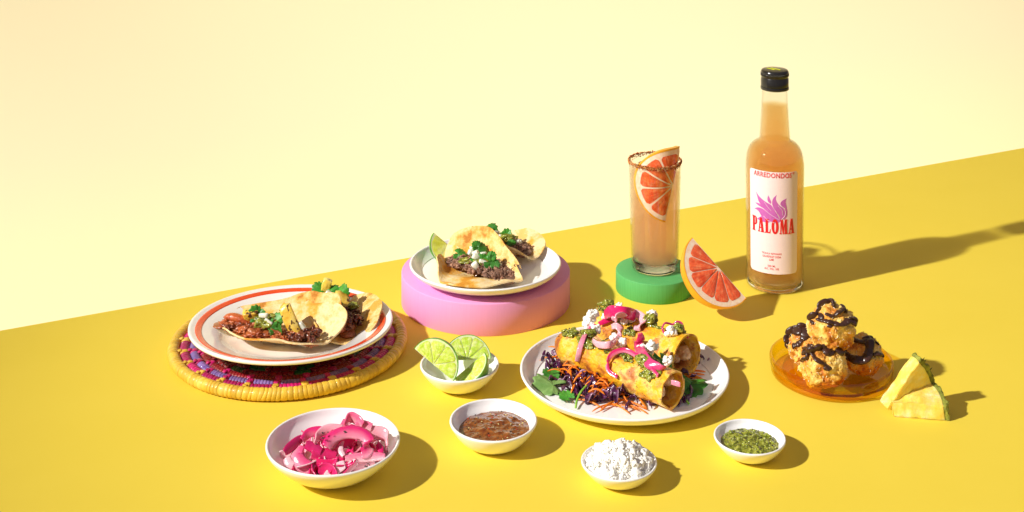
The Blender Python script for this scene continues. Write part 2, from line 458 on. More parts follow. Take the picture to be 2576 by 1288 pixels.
def sheet(fn, nu, nv, thick, closed_v=False, pole=False, cfn=None, two=True):
    """solid sheet: grid fn(i/nu, j/nv) with a thickness; returns V, F, C"""
    G = np.array([[fn(i / nu, j / nv) for j in range(nv + (0 if closed_v else 1))] for i in range(nu + 1)])
    a, b = G.shape[:2]
    F_ = []
    nj = b if closed_v else b - 1
    for i in range(a - 1):
        for j in range(nj):
            F_.append([i * b + j, i * b + (j + 1) % b, (i + 1) * b + (j + 1) % b, (i + 1) * b + j])
    V = G.reshape(-1, 3)
    Fa = np.array(F_)
    fnorm = np.cross(V[Fa[:, 2]] - V[Fa[:, 0]], V[Fa[:, 3]] - V[Fa[:, 1]])
    Nn = np.zeros_like(V)
    for k in range(4): np.add.at(Nn, Fa[:, k], fnorm)
    if pole: Nn[:b] = Nn[:b].sum(0)
    Nn /= (np.linalg.norm(Nn, axis=1)[:, None] + 1e-15)
    V2 = V - Nn * thick
    m = len(V)
    Fb = [[f[3] + m, f[2] + m, f[1] + m, f[0] + m] for f in F_]
    E = []
    def rim(loop, closed):
        L_ = len(loop)
        for k in range(L_ if closed else L_ - 1):
            p, q = loop[k], loop[(k + 1) % L_]
            E.append([p, p + m, q + m, q])
    if closed_v:
        rim([(a - 1) * b + j for j in range(b)][::-1], True)
        if not pole: rim([j for j in range(b)], True)
    else:
        loop = [j for j in range(b)] + [i * b + b - 1 for i in range(1, a)] + [(a - 1) * b + j for j in range(b - 2, -1, -1)] + [i * b for i in range(a - 2, 0, -1)]
        rim(loop, True)
    C = None
    if cfn is not None:
        c = np.array([[cfn(i / nu, j / nv) for j in range(b)] for i in range(a)]).reshape(-1, 3)
        C = np.vstack([c, c])
    return np.vstack([V, V2]), F_ + Fb + E, C

# ------------------------------------------------------------------ the setting
def edge_pt(px, py): return P(px, py, 0)
e0, e1_ = edge_pt(0, 832), edge_pt(2576, 372)
ed = unit(e1_ - e0)
L0, R0 = e0 - ed * 1.0, e1_ + ed * 1.0
near = [(-3.0, -1.2, 0), (3.2, -1.2, 0)]
top = [near[0], near[1], (3.2, R0[1] + (3.2 - R0[0]) * ed[1] / ed[0], 0), tuple(L0), (-3.0, L0[1] + (-3.0 - L0[0]) * ed[1] / ed[0], 0)]
V = [(x, y, 0) for x, y, _ in top] + [(x, y, -.04) for x, y, _ in top]
n = len(top)
Fs = [list(range(n)), list(range(2 * n - 1, n - 1, -1))] + [[i, i + n, (i + 1) % n + n, (i + 1) % n] for i in range(n)]
o = mesh_obj("tabletop", V, Fs, M['table'], smooth=False)
tag(o, kind="structure")
# cream backdrop sweep standing behind the table, parallel to its edge
nrm = unit(np.array((-ed[1], ed[0], 0)))
prof = [(0.15, -0.9), (0.45, -0.9), (0.62, -0.86), (0.74, -0.76), (0.80, -0.60), (0.82, -0.4), (0.82, 3.2)]
A_, B_ = e0 - ed * 4.5, e1_ + ed * 4.5
V, Fs = [], []
for q in (A_, B_):
    for dd, zz in prof:
        V.append(q + nrm * dd + np.array((0, 0, zz)))
k = len(prof)
for i in range(k - 1): Fs.append([i, i + 1, k + i + 1, k + i])
o = mesh_obj("backdrop_wall", V, Fs, M['wall'], smooth=True)
tag(o, kind="structure")
wall_mid = (e0 + e1_) / 2 + nrm * .82
back.location = (e0 + e1_) / 2 - nrm * .85 - ed * .85 + np.array((0, 0, -.66))
aim(back, wall_mid + np.array((-.7, -.3, .15)))
# ------------------------------------------------------------------ tableware
def bowl(px, Yc, R, rb, h, label, name="bowl", cat="bowl", group=None, tw=.0030, depth=None):
    """round-bottomed dish; returns thing, centre, inner radius function"""
    c = np.array(((px - 1288) * Yc / F_PX, Yc, 0.0))
    t = thing(name, label, cat, c, group=group)
    ft = .0022
    out = smooth_prof([(rb * .9, 0.0), (rb, .0004), (rb + (R - rb) * .40, h * .235), (rb + (R - rb) * .72, h * .54), (R * .965, h * .82), (R, h - tw * .25)], 30)
    lip = [(R - tw * .12, h + tw * .12), (R - tw * .5, h + tw * .25), (R - tw * .9, h + tw * .05)]
    inn = smooth_prof([(R - tw, h - tw * .3), (R * .950 - tw, h * .80), (rb + (R - rb) * .68 - tw, h * .50 + ft), (rb + (R - rb) * .36 - tw, h * .21 + ft), (rb * .85, ft + h * .03), (rb * .5, ft), (0, ft)], 34)
    prof = [(0, .0006), (rb * .8, .0006)] + out + lip + inn
    V, F_ = lathe(prof, 112)
    mesh_obj("body", V, F_, M['porcelain'], t, local=True)
    inn_s = sorted(inn)
    def zin(r):
        return float(np.interp(r, [q[0] for q in inn_s], [q[1] for q in inn_s]))
    return t, c, zin

# pink riser
Yr = 1.707
rc = np.array(((1222 - 1288) * Yr / F_PX, Yr, 0))
def riser(c, R, h, m, label, name, bev=.0012):
    t = tag(mesh_obj(name, *lathe([(0, 0), (R - .0005, 0), (R, .0005), (R, h - bev), (R - bev * .3, h - bev * .3), (R - bev, h), (R * .6, h), (0, h)], 160), m, None, local=True, sharp=50), label, "display block")
    t.location = c
    return t
RH = .0385
riser(rc, .1062, RH, M['pink'], "pink round block holding up the white plate of two tacos", "round_block")
Yg = 1.7415
gc = np.array(((1647 - 1288) * Yg / F_PX, Yg, 0))
GH = .025
riser(gc, .0500, GH, M['green'], "small green round block under the tall drink glass", "round_block")

def coupe(px, Yc, R, z0, label, tilt=0, hh=.018, floor=.006, rb=.6):
    c = np.array(((px - 1288) * Yc / F_PX, Yc, z0))
    t = thing("plate", label, "plate", c, rot=(math.radians(tilt), 0, 0))
    tw = .0036
    prof = [(0, .001), (R * rb * .9, .001), (R * rb, 0), (R * rb + .003, .0006)] + smooth_prof([(R * rb + .004, .0015), (R * .84, .0050), (R * .955, .0100), (R, hh - tw * .2)], 18) + \
        [(R - tw * .1, hh + tw * .1), (R - tw * .5, hh + tw * .22), (R - tw * .9, hh)] + \
        smooth_prof([(R - tw, hh - tw * .3), (R * .95 - tw, .0105), (R * .88 - tw, floor + .0006), (R * .78, floor), (0, floor - .0004)], 26)
    V, F_ = lathe(prof, 144)
    mesh_obj("body", V, F_, M['porcelain'], t, local=True)
    return t, c, z0 + floor

plateB, cB, zB = coupe(1221, 1.688, .0945, RH + .0002, "plain white plate on the pink block, carrying two beef tacos", tilt=-1.2, hh=.0165)
plateE, cE, zE = coupe(1570, 1.480, .1140, .0002, "largest white plate, carrying enchiladas on slaw", hh=.0175)

# ivory plate with the orange-red ring, on the woven mat
Ym = 1.574
mc = np.array(((727 - 1288) * Ym / F_PX, Ym, 0))
RM = .1375
pc = np.array(((733 - 1288) * 1.560 / F_PX, 1.560, .0150))
plateA = thing("plate", "ivory plate with an orange-red ring, on the woven mat", "plate", pc, rot=(math.radians(-2.2), 0, 0))
RA = .1165
R = RA
zr = .0205
topprof = [(0, .0050), (R * .50, .0050), (R * .60, .0058), (R * .655, .0085), (R * .70, .0120), (R * .74, .0140), (R * .86, .0175), (R * .965, zr), (R * .985, zr + .0010), (R * .998, zr + .0004), (R, zr - .0012)]
botprof = [(R * .995, zr - .0028), (R * .97, zr - .0036), (R * .86, .0135), (R * .74, .0095), (R * .66, .0035), (R * .62, 0), (R * .57, 0), (R * .56, .0010), (0, .0012)]
V, F_ = lathe(([(r, z) for r, z in topprof] + botprof)[::-1], 160)
mesh_obj("body", V, F_, M['china'], plateA, local=True)
def tz(r): return float(np.interp(r, [q[0] for q in topprof], [q[1] for q in topprof]))
rr = np.linspace(R * .868, R * .932, 6)
V, F_ = lathe([(rr[0], tz(rr[0]) - .0004)] + [(r, tz(r) + .00025) for r in rr] + [(rr[-1], tz(rr[-1]) - .0004)], 160)
F_ = [f[::-1] for f in F_]
mesh_obj("painted_ring", V, F_, M['stripe'], plateA, local=True)
zA = pc[2] + .0050

# ------------------------------------------------------------------ woven mat of wrapped coils
mt = thing("woven_placemat", "round woven straw mat with a yellow rim and magenta, violet and red coils", "placemat", mc)
rnd = random.Random(5)
rt = .0069
def wrap_piece(Rm, zc, a0, a1, rw, rz, lean=0.0, bulge=.10, seg=10, na=4, lean1=None):
    """one strand wound round a coil between angles a0 and a1"""
    V, F_ = [], []
    for i in range(na + 1):
        t = i / na
        prof = 1 + bulge * (math.sin(math.pi * t) ** .45 - 1)
        for k in range(seg):
            b = 2 * math.pi * k / seg
            a = a0 + (a1 - a0) * t + (lean + ((lean if lean1 is None else lean1) - lean) * t) * math.sin(b + .5)
            r = Rm + rw * prof * math.cos(b)
            V.append((r * math.cos(a), r * math.sin(a), zc + rz * prof * math.sin(b)))
    for i in range(na):
        for k in range(seg):
            k2 = (k + 1) % seg
            F_.append([i * seg + k, i * seg + k2, (i + 1) * seg + k2, (i + 1) * seg + k])
    F_.append(list(range(seg))[::-1]); F_.append([na * seg + k for k in range(seg)])
    return V, F_
rings = [  # radius, tube half-width, half-height, z centre
    (RM - rt, rt, rt * .98), (RM - rt * 2 - .0052, .0062, .0056), (RM - rt * 2 - .0162, .0058, .0052), (RM - rt * 2 - .0268, .0056, .0050),
    (RM - rt * 2 - .0374, .0056, .0048), (RM - rt * 2 - .0480, .0056, .0048), (RM - rt * 2 - .0586, .0056, .0048), (RM - rt * 2 - .0692, .0056, .0048), (RM - rt * 2 - .0798, .0056, .0048), (RM - rt * 2 - .0904, .0056, .0048), (RM - rt * 2 - .1010, .0056, .0048), (RM - rt * 2 - .1120, .0056, .0048)]
mb = MB()
for Rm, rw, rz in rings:
    V, F_ = wrap_piece(Rm, rz + .0006, 0, 2 * math.pi * .9999, rw * .78, rz * .80, bulge=0, seg=8, na=90)
    mb.add(V, F_)
mb.build("coil_core", M['core'], mt, local=True)
# rim: about 130 overlapping yellow wraps of uneven width
a = 0.0
Rm, rw, rz = rings[0]
ln = .01
while a < 2 * math.pi - .02:
    w = rnd.uniform(.030, .060)
    if a + w > 2 * math.pi - .03: w = 2 * math.pi - a
    ln2 = ln + rnd.uniform(-.010, .010); ln2 = max(-.006, min(.030, ln2))
    V, F_ = wrap_piece(Rm, rz + .0004, a + .0008, a + w + .0002, rw * rnd.uniform(.98, 1.03), rz * rnd.uniform(.98, 1.03), lean=ln, lean1=ln2, bulge=rnd.uniform(.06, .11), seg=18, na=6)
    ln = ln2
    mesh_obj("rim_wrap", V, F_, M['straw'], mt, local=True, sharp=60)
    a += w
def coil_ring(idx, mats, tie, period, n_wraps=3):
    Rm, rw, rz = rings[idx]
    n = max(6, int(2 * math.pi * Rm / period))
    step = 2 * math.pi / n
    for i in range(n):
        a0 = i * step + rnd.uniform(-.006, .006)
        tw_ = step * rnd.uniform(.20, .27)
        m = mats[i % len(mats)] if len(mats) < 4 else rnd.choice(mats)
        # the coloured bundle: a few wraps in one piece, each with its own bulge
        mb = MB()
        s = (step - tw_) / n_wraps
        for k in range(n_wraps):
            V, F_ = wrap_piece(Rm, rz + .0006, a0 + tw_ + k * s + .001, a0 + tw_ + (k + 1) * s, rw * rnd.uniform(.99, 1.04), rz * rnd.uniform(.99, 1.05), lean=.012, bulge=.08 if 0 < k < n_wraps - 1 else .14, seg=12, na=5)
            mb.add(V, F_)
        mb.build("coil_segment", m, mt, local=True)
        # the tie that loops this coil to the next one out
        mb = MB()
        V, F_ = wrap_piece(Rm, rz + .0010, a0 + .003, a0 + tw_ - .002, rw * 1.04, rz * 1.04, lean=.012, bulge=.08, seg=12, na=5)
        mb.add(V, F_)
        Ro = rings[idx - 1][0] - rings[idx - 1][1] * .80
        am = a0 + tw_ / 2
        for dx in (-.0012, .0, .0012):
            pts = []
            for q in np.linspace(0, 1, 5):
                r = Rm + rw * .5 + (Ro - Rm - rw * .3) * q
                an = am + (dx * (1.6 - 2.2 * abs(q - .35))) / r + .01 * q
                pts.append((r * math.cos(an), r * math.sin(an), rz * 1.75 + .0006 + .0016 * math.sin(math.pi * q)))
            mb.add(*tube(pts, [.0012, .0015, .0011, .0013, .0016], 6))
        mb.build("coil_tie", tie, mt, local=True)
coil_ring(1, [M['magenta']], M['straw'], .0300, 6)
coil_ring(2, [M['purple']], M['magenta'], .0280, 6)
coil_ring(3, [M['darkred']], M['magenta'], .0290, 6)
coil_ring(4, [M['darkred'], M['darkred'], M['greenstraw']], M['darkred'], .024)
coil_ring(5, [M['greenstraw'], M['darkred']], M['darkred'], .026, 2)
mb = MB()
for q in range(6, 12):
    Rm, rw, rz = rings[q]
    n_ = max(5, int(2 * math.pi * Rm / .012))
    for i in range(n_):
        mb.add(*wrap_piece(Rm, rz + .0006, i * 2 * math.pi / n_ + .002, (i + 1) * 2 * math.pi / n_, rw, rz, bulge=.15, seg=8, na=2))
tag(mb.build("inner_coils", M['darkred'], mt, local=True), kind="stuff")
# ------------------------------------------------------------------ bottle
Yb = 1.757
bc = np.array(((1949 - 1288) * Yb / F_PX, Yb, 0))
bt = thing("bottle", "tall glass bottle of peach-orange cocktail with a pink label and black cap", "bottle", bc)
zpx = lambda y: H - (y - HOR) * Yb / F_PX
bout = [(0, .0035), (.020, .0030), (.0300, .0004), (.0335, .0003), (.0360, .0022), (.0371, .0055), (.0374, .011), (.0372, .0190), (.0366, .0225), (.0364, .026), (.0366, .05), (.0370, .09), (.0374, .13), (.0377, .152),
        (.0374, .161), (.0362, .1695), (.0338, .1765), (.0300, .1820), (.0255, .1855), (.0215, .1875), (.0203, .1895), (.0198, .193), (.0190, .205), (.0178, .225), (.0168, .242), (.0163, .252), (.0160, .262), (.0158, .272)]
def dens(p, k=3):
    q = spline([(a, 0, b) for a, b in p], (len(p) - 1) * k + 1)
    return [(max(v[0], 0), v[2]) for v in q]
bo = bout[:3] + dens(bout[2:], 3)[1:]
wall_t = .0024
binn = [(r - .0011, z) for r, z in dens(bout[9:], 3)]
binn = [(0, .0075), (.018, .0070), (.028, .0062), (.0335, .0068), (.0352, .011)] + [(r, z) for r, z in binn if z > .027]
ring = bo + [(bo[-1][0] - wall_t, bo[-1][1])]
V, F_ = lathe(bo + binn[::-1], 128)
mesh_obj("glass_body", V, F_, M['glass'], bt, local=True)
mesh_obj("glass_base", *lathe([(0, .0037), (.020, .0033), (.0300, .0010), (.0335, .0010), (.0350, .0030), (.0350, .0056), (.0335, .0062), (.028, .0058), (.018, .0064), (0, .0066)], 96), M['glass_thick'], bt, local=True)
lz = zpx(259)
inn_r = lambda z: float(np.interp(z, [q[1] for q in binn[1:]], [q[0] for q in binn[1:]]))
liq = [(0, .0074), (.018, .0069), (.028, .0064), (.0334, .0070), (.0353, .0112)] + [(r, z) for r, z in binn if .027 < z < lz - .001]
liq = [(max(r + .0003, 0) if r > 0 else 0, z - .0002) for r, z in liq] + [(inn_r(lz) + .0003, lz), (inn_r(lz) * .9, lz - .0007), (0, lz - .0009)]
V, F_ = lathe(liq, 128)
mesh_obj("drink", V, F_, M['bottle_drink'], bt, local=True)
# cap
z0c, z1c = zpx(224), zpx(174.5)
ch = z1c - z0c
Rc = .0182
capp = [(0, z0c), (Rc * .93, z0c), (Rc * 1.0, z0c + .0006), (Rc * 1.01, z0c + ch * .10), (Rc * .99, z0c + ch * .155), (Rc * .945, z0c + ch * .165), (Rc * .945, z0c + ch * .19), (Rc * .985, z0c + ch * .20), (Rc * .985, z0c + ch * .52), (Rc * .965, z0c + ch * .545),
        (Rc * .975, z0c + ch * .59), (Rc * .94, z0c + ch * .62), (Rc * .94, z0c + ch * .66), (Rc * .975, z0c + ch * .69), (Rc * .985, z0c + ch * .86), (Rc * .965, z0c + ch * .93), (Rc * .91, z0c + ch * .985), (Rc * .82, z1c), (0, z1c)]
capo = mesh_obj("cap", *lathe(capp, 96), M['cap'], bt, local=True, sharp=55)
mb = MB()
for i in range(64):
    a = 2 * math.pi * i / 64
    d_ = np.array((math.cos(a), math.sin(a), 0)); s_ = np.array((-d_[1], d_[0], 0))
    mb.add(*rbox(d_ * Rc * .975 + np.array((0, 0, z0c + ch * .775)), (.0005, .00042, ch * .075), ax=[d_, s_, (0, 0, 1)], n=1, e=.3, jit=0))
mb.build("cap_ridges", M['cap'], capo, local=True)
def flat_poly(name, pts, m, parent, fmap, th=.0002, nsub=1):
    """extruded outline; fmap maps (x, y, lift) to 3-D; triangulated and subdivided so it can follow a curve"""
    import bmesh
    bm = bmesh.new()
    vs = [bm.verts.new((x, y, 0)) for x, y in pts]
    f = bm.faces.new(vs)
    bmesh.ops.triangulate(bm, faces=[f])
    if nsub: bmesh.ops.subdivide_edges(bm, edges=bm.edges[:], cuts=nsub)
    r = bmesh.ops.extrude_face_region(bm, geom=bm.faces[:])
    for v in r['geom']:
        if isinstance(v, bmesh.types.BMVert): v.co.z = th
    bmesh.ops.recalc_face_normals(bm, faces=bm.faces[:])
    for v in bm.verts: v.co = Vector(fmap(v.co.x, v.co.y, v.co.z))
    me = bpy.data.meshes.new(name); bm.to_mesh(me); bm.free()
    me.materials.append(m)
    o = bpy.data.objects.new(name, me); col.objects.link(o); o.parent = parent
    return o
capmap = lambda x, y, l: (x, y, z1c + .0001 + l)
for k, (x0, y0, x1, y1, w) in enumerate([(-.0085, .0075, -.0005, -.0035, .0021), (-.0035, .0085, .0065, -.0045, .0022), (.0015, .0045, .0062, -.0015, .0016)]):
    d_ = unit((x1 - x0, y1 - y0, 0)); s_ = np.array((-d_[1], d_[0], 0)) * w / 2
    q0, q1 = np.array((x0, y0, 0)), np.array((x1, y1, 0))
    flat_poly("printed_stripe", [tuple((p)[:2]) for p in (q0 - s_, q1 - s_, q1 + s_, q0 + s_)], M['capmark'], capo, capmap, .0002, 0)
# label wrapped on the front
face = math.atan2(-1.0, -(bc[0]) / bc[1] * 1.0)            # towards the camera
th0 = math.atan2(-bc[1], -bc[0]) - math.radians(3.5)
zl0, zl1 = .0268, .1570
br = lambda z: float(np.interp(z, [q[1] for q in bo[6:]], [q[0] for q in bo[6:]]))
def lmap(x, y, l, off=.0003):
    """x: metres along the curve from the label's middle (right +), y: height"""
    r = br(y) + off + l
    a = th0 + x / .0372
    return (r * math.cos(a), r * math.sin(a), y)
hw = .0372 * math.radians(52)
def label_sheet():
    cr = .004
    def fn(u, v):
        x = -hw + 2 * hw * v
        e = 0
        dxe = min(x + hw, hw - x)
        if dxe < cr: e = cr - math.sqrt(max(cr * cr - (cr - dxe) ** 2, 0))
        y = (zl0 + e) + (zl1 - zl0 - 2 * e) * u
        return lmap(x, y, .00012)
    vs = sheet(fn, 24, 60, .00014)
    return vs
V, F_, _ = label_sheet()
lab = mesh_obj("label", V, [f[::-1] for f in F_], M['label'], bt, local=True, sharp=40)
def text_part(s, cx, cy, width, height, m, bold=0.0, italic=0.0, name="lettering", rot=0.0, grow=0.0):
    cu = bpy.data.curves.new("t", 'FONT'); cu.body = s; cu.align_x = 'CENTER'; cu.align_y = 'CENTER'
    cu.offset = bold; cu.resolution_u = 3; cu.space_character = 1.08
    ob = bpy.data.objects.new("t", cu); col.objects.link(ob)
    bpy.context.view_layer.update()
    me = bpy.data.meshes.new_from_object(ob.evaluated_get(bpy.context.evaluated_depsgraph_get()))
    bpy.data.objects.remove(ob)
    import bmesh
    bm = bmesh.new(); bm.from_mesh(me)
    xs = [v.co.x for v in bm.verts]; ys = [v.co.y for v in bm.verts]
    x0, x1, y0, y1 = min(xs), max(xs), min(ys), max(ys)
    bmesh.ops.triangulate(bm, faces=bm.faces[:])
    r = bmesh.ops.extrude_face_region(bm, geom=bm.faces[:])
    up_ = {v for v in r['geom'] if isinstance(v, bmesh.types.BMVert)}
    for v in bm.verts:
        fx = (v.co.x - x0) / (x1 - x0) - .5
        x = fx * width
        y = ((v.co.y - y0) / (y1 - y0) - .5) * height * (1 + grow * abs(fx))
        v.co = Vector(lmap(cx + x, cy + y + rot * x, .0003 if v in up_ else .00008))
    bmesh.ops.recalc_face_normals(bm, faces=bm.faces[:])
    me2 = bpy.data.meshes.new(name); bm.to_mesh(me2); bm.free()
    bpy.data.meshes.remove(me)
    me2.materials.append(m)
    o = bpy.data.objects.new(name, me2); col.objects.link(o); o.parent = lab
    return o
zf = lambda y: H - (y - HOR) * (Yb - .0372) / F_PX
text_part("ARREDONDOS", -.001, zf(440.5) - .0008, .0500, .0064, M['redink'], bold=.022)
text_part("\u00ae", .0270, zf(437.5) - .0002, .0030, .0030, M['redink'])
# bold condensed serifed word, drawn letter by letter
LET = {
 'P': ([[(0, 0), (.62, 0), (.62, .05), (.50, .07), (.50, .40), (.78, .44), (.95, .58), (.95, .84), (.78, .97), (.55, 1), (0, 1), (0, .95), (.10, .93), (.10, .07), (0, .05)]], [(.50, .50), (.60, .53), (.64, .60), (.64, .82), (.60, .90), (.50, .92)]),
 'L': ([[(0, 0), (.95, 0), (.98, .30), (.90, .30), (.80, .10), (.55, .07), (.55, .93), (.68, .95), (.68, 1), (0, 1), (0, .95), (.13, .93), (.13, .07), (0, .05)]], None),
 'A': ([[(0, 0), (.36, 0), (.36, .05), (.26, .07), (.31, .27), (.52, .27), (.56, .07), (.46, .05), (.46, 0), (1.02, 0), (1.02, .05), (.94, .07), (.68, 1), (.34, 1), (.10, .07), (0, .05)]], [(.33, .34), (.50, .34), (.415, .72)]),
 'O': ([[(.5 + .48 * math.cos(t), .5 + .53 * math.sin(t)) for t in np.linspace(0, 2 * math.pi, 28, endpoint=False)]], [(.5 + .13 * math.cos(t), .5 + .38 * math.sin(t)) for t in np.linspace(0, 2 * math.pi, 20, endpoint=False)]),
 'M': ([[(0, 0), (.30, 0), (.30, .05), (.22, .07), (.24, .70), (.42, 0), (.54, 0), (.72, .70), (.72, .07), (.64, .05), (.64, 0), (1.12, 0), (1.12, .05), (1.03, .07), (.98, .93), (1.05, .95), (1.05, 1), (.72, 1), (.56, .42), (.42, 1), (.06, 1), (.06, .95), (.14, .93), (.10, .07), (0, .05)]], None)}
def glyph(chx, x0, y0, w, h):
    import bmesh
    outer, hole = LET[chx]
    bm = bmesh.new()
    loops = [outer[0]] + ([hole] if hole else [])
    edges = []
    for lp in loops:
        pts = [(x0 + w * a_, y0 + h * b_ + .10 * (x0 + w * a_) * 0) for a_, b_ in lp]
        vs = [bm.verts.new((p[0], p[1], 0)) for p in pts]
        edges += [bm.edges.new((vs[i], vs[(i + 1) % len(vs)])) for i in range(len(vs))]
    bmesh.ops.triangle_fill(bm, edges=edges, use_beauty=True, use_dissolve=False)
    r = bmesh.ops.extrude_face_region(bm, geom=bm.faces[:])
    up_ = {v for v in r['geom'] if isinstance(v, bmesh.types.BMVert)}
    for v in bm.verts: v.co = Vector(lmap(v.co.x, v.co.y, .0005 if v in up_ else .0001))
    bmesh.ops.recalc_face_normals(bm, faces=bm.faces[:])
    me2 = bpy.data.meshes.new("letter"); bm.to_mesh(me2); bm.free()
    me2.materials.append(M['redink'])
    o = bpy.data.objects.new("letter", me2); col.objects.link(o); o.parent = lab
zw = zf(569) - .0008
x = -.0290
for i, (chx, w) in enumerate([('P', .0088), ('A', .0094), ('L', .0080), ('O', .0098), ('M', .0104), ('A', .0094)]):
    hgt = .0178 + .0012 * (abs(i - 2.5) / 2.5)
    glyph(chx, x, zw - hgt / 2, w * .93, hgt)
    x += w * .93 * (1.13 if chx == 'M' else 1.0) + .0009
text_part("TEQUILA REPOSADO", -.0018, zf(640), .0255, .0026, M['redink'], bold=.004)
text_part("GRAPEFRUIT SODA", -.0018, zf(647.5), .0235, .0026, M['redink'], bold=.004)
text_part("LIME", -.0018, zf(655), .0058, .0026, M['redink'], bold=.004)
text_part("500 ML", -.0018, zf(671), .0098, .0025, M['redink'], bold=.004)
text_part("ALC. VOL. 10%", -.0018, zf(678), .0185, .0025, M['redink'], bold=.004)
# agave emblem: outlines measured on the print, in units of .1405 mm from the label's middle
def ag(X, Yq):
    x_ = (X - 374) * .0001405
    return (.0372 * math.asin(max(-.99, min(.99, x_ / .0372))), zf((440 + Yq / 3.219) * .8944) + .0006)
AG = [[(222, 350), (250, 385), (300, 420), (345, 440), (365, 455), (400, 510), (440, 575), (400, 560), (350, 530), (290, 490), (250, 440), (235, 400)],
      [(205, 510), (240, 490), (280, 492), (330, 515), (390, 550), (440, 580), (430, 600), (400, 610), (340, 600), (300, 585), (270, 560), (250, 530), (230, 515)],
      [(213, 453), (245, 450), (270, 465), (290, 487), (240, 470)],
      [(333, 362), (345, 385), (358, 415), (356, 436), (335, 425), (325, 400), (328, 378)],
      [(408, 352), (400, 380), (405, 410), (430, 445), (470, 480), (480, 530), (465, 570), (445, 580), (430, 545), (400, 500), (370, 450), (368, 410), (380, 380)],
      [(492, 385), (485, 410), (490, 450), (498, 500), (495, 545), (475, 575), (470, 570), (482, 520), (478, 475), (440, 445), (445, 415), (470, 395)],
      [(235, 590), (280, 560), (320, 580), (345, 605), (300, 612), (240, 600)]]
for lv, pts in enumerate(AG):
    q = spline([(a_, b_, 0) for a_, b_ in pts + [pts[0]]], len(pts) * 3 + 1)[:-1]
    flat_poly("agave_leaf", [ag(p[0], p[1]) for p in q], M['mauveink'], lab, lambda x_, y_, l_, q_=.00005 + .00002 * lv: lmap(x_, y_, l_ + q_), .00015, 1)
for ctrl in ([(440, 578), (405, 512), (368, 455)], [(436, 582), (350, 532), (292, 492)], [(446, 580), (484, 530), (474, 482), (440, 446)], [(400, 610), (330, 590), (290, 556)], [(300, 430), (330, 470), (360, 500)], [(420, 450), (452, 490), (462, 540)]):
    q = spline([ag(a_, b_) + (0,) for a_, b_ in ctrl], 12)
    pts = np.array([lmap(p[0], p[1], .00045) for p in q])
    mesh_obj("agave_line", *tube(pts, .00019, 6), M['whiteink'], lab, local=True)

# ------------------------------------------------------------------ tall glass
gl = np.array(((1647.5 - 1288) * 1.745 / F_PX, 1.745, GH + .0002))
gt = thing("highball_glass", "tall straight glass of pink-orange drink with a chili-salt rim, on the green block", "drinking glass", gl)
GHt = .1405
R0g, R1g = .0302, .0338
rg = lambda z: R0g + (R1g - R0g) * min(max(z / GHt, 0), 1)
gout = [(0, .0015), (.020, .0008), (.0275, 0), (.0292, .0008), (.0300, .0030)] + [(rg(z), z) for z in np.linspace(.006, GHt - .0006, 16)] + [(rg(GHt) - .0007, GHt)]
ginn = [(0, .0125), (.020, .0122), (.0262, .0130), (.0280, .0155)] + [(rg(z) - .0009, z) for z in np.linspace(.019, GHt - .0006, 14)]
mesh_obj("glass_body", *lathe(gout + ginn[::-1], 128), M['glass'], gt, local=True)
mesh_obj("glass_base", *lathe([(0, .0024), (.020, .0016), (.0270, .0010), (.0288, .0030), (.0290, .0100), (.0280, .0135), (.0258, .0122), (.020, .0114), (0, .0116)], 96), M['glass_thick'], gt, local=True)
dz = GHt - .012
dl = [(0, .0124), (.020, .0121), (.0263, .0130), (.0282, .0155)] + [(rg(z) - .0016, z) for z in np.linspace(.019, dz, 12)] + [(rg(dz) - .003, dz - .0005), (0, dz - .0006)]
mesh_obj("drink", *lathe(dl, 128), M['paloma'], gt, local=True)
rs = random.Random(9)
mb = MB()
pal = [(.42, .09, .015), (.58, .20, .03), (.14, .03, .01), (.70, .36, .10), (.62, .12, .02), (.75, .50, .22), (.30, .06, .01)]
M['salt'] = mat("chili_salt", (1, 1, 1), rough=.5, attr=True)
for i in range(1500):
    a = rs.uniform(0, 2 * math.pi)
    th = rs.gauss(.4, .9)
    rad = .0008 + abs(rs.gauss(0, .0004))
    zz = GHt - .0014 + rad * math.sin(th) * 1.5 - (abs(rs.gauss(0, .0018)) if rs.random() < .35 else 0)
    r = rg(zz) - .0006 + rad * math.cos(th)
    V, F_ = ico(1)
    s = rs.uniform(.00035, .00090)
    V = V * np.array((s, s * rs.uniform(.6, 1.2), s * rs.uniform(.6, 1.2))) + np.array((r * math.cos(a), r * math.sin(a), zz))
    mb.add(V, F_, rs.choice(pal))
tag(mb.build("salt_crust", M['salt'], gt, local=True, smooth=False), kind="stuff")
# ice
for (x, y, z, a) in [(-.008, .010, dz - .002, .4), (.012, .012, dz - .003, 1.1)]:
    d_ = (math.cos(a), math.sin(a), .15)
    tag(mesh_obj("ice_cube", *rbox(gl + np.array((x, y, z)), (.0095, .0095, .0085), ax=basis(d_), n=5, e=.3, jit=.08, seed=a), M['ice'], None, loc=gl + np.array((x, y, z))),
        "ice cube floating at the left in the tall glass" if x < 0 else "ice cube floating behind the grapefruit slice in the tall glass", "ice cube")

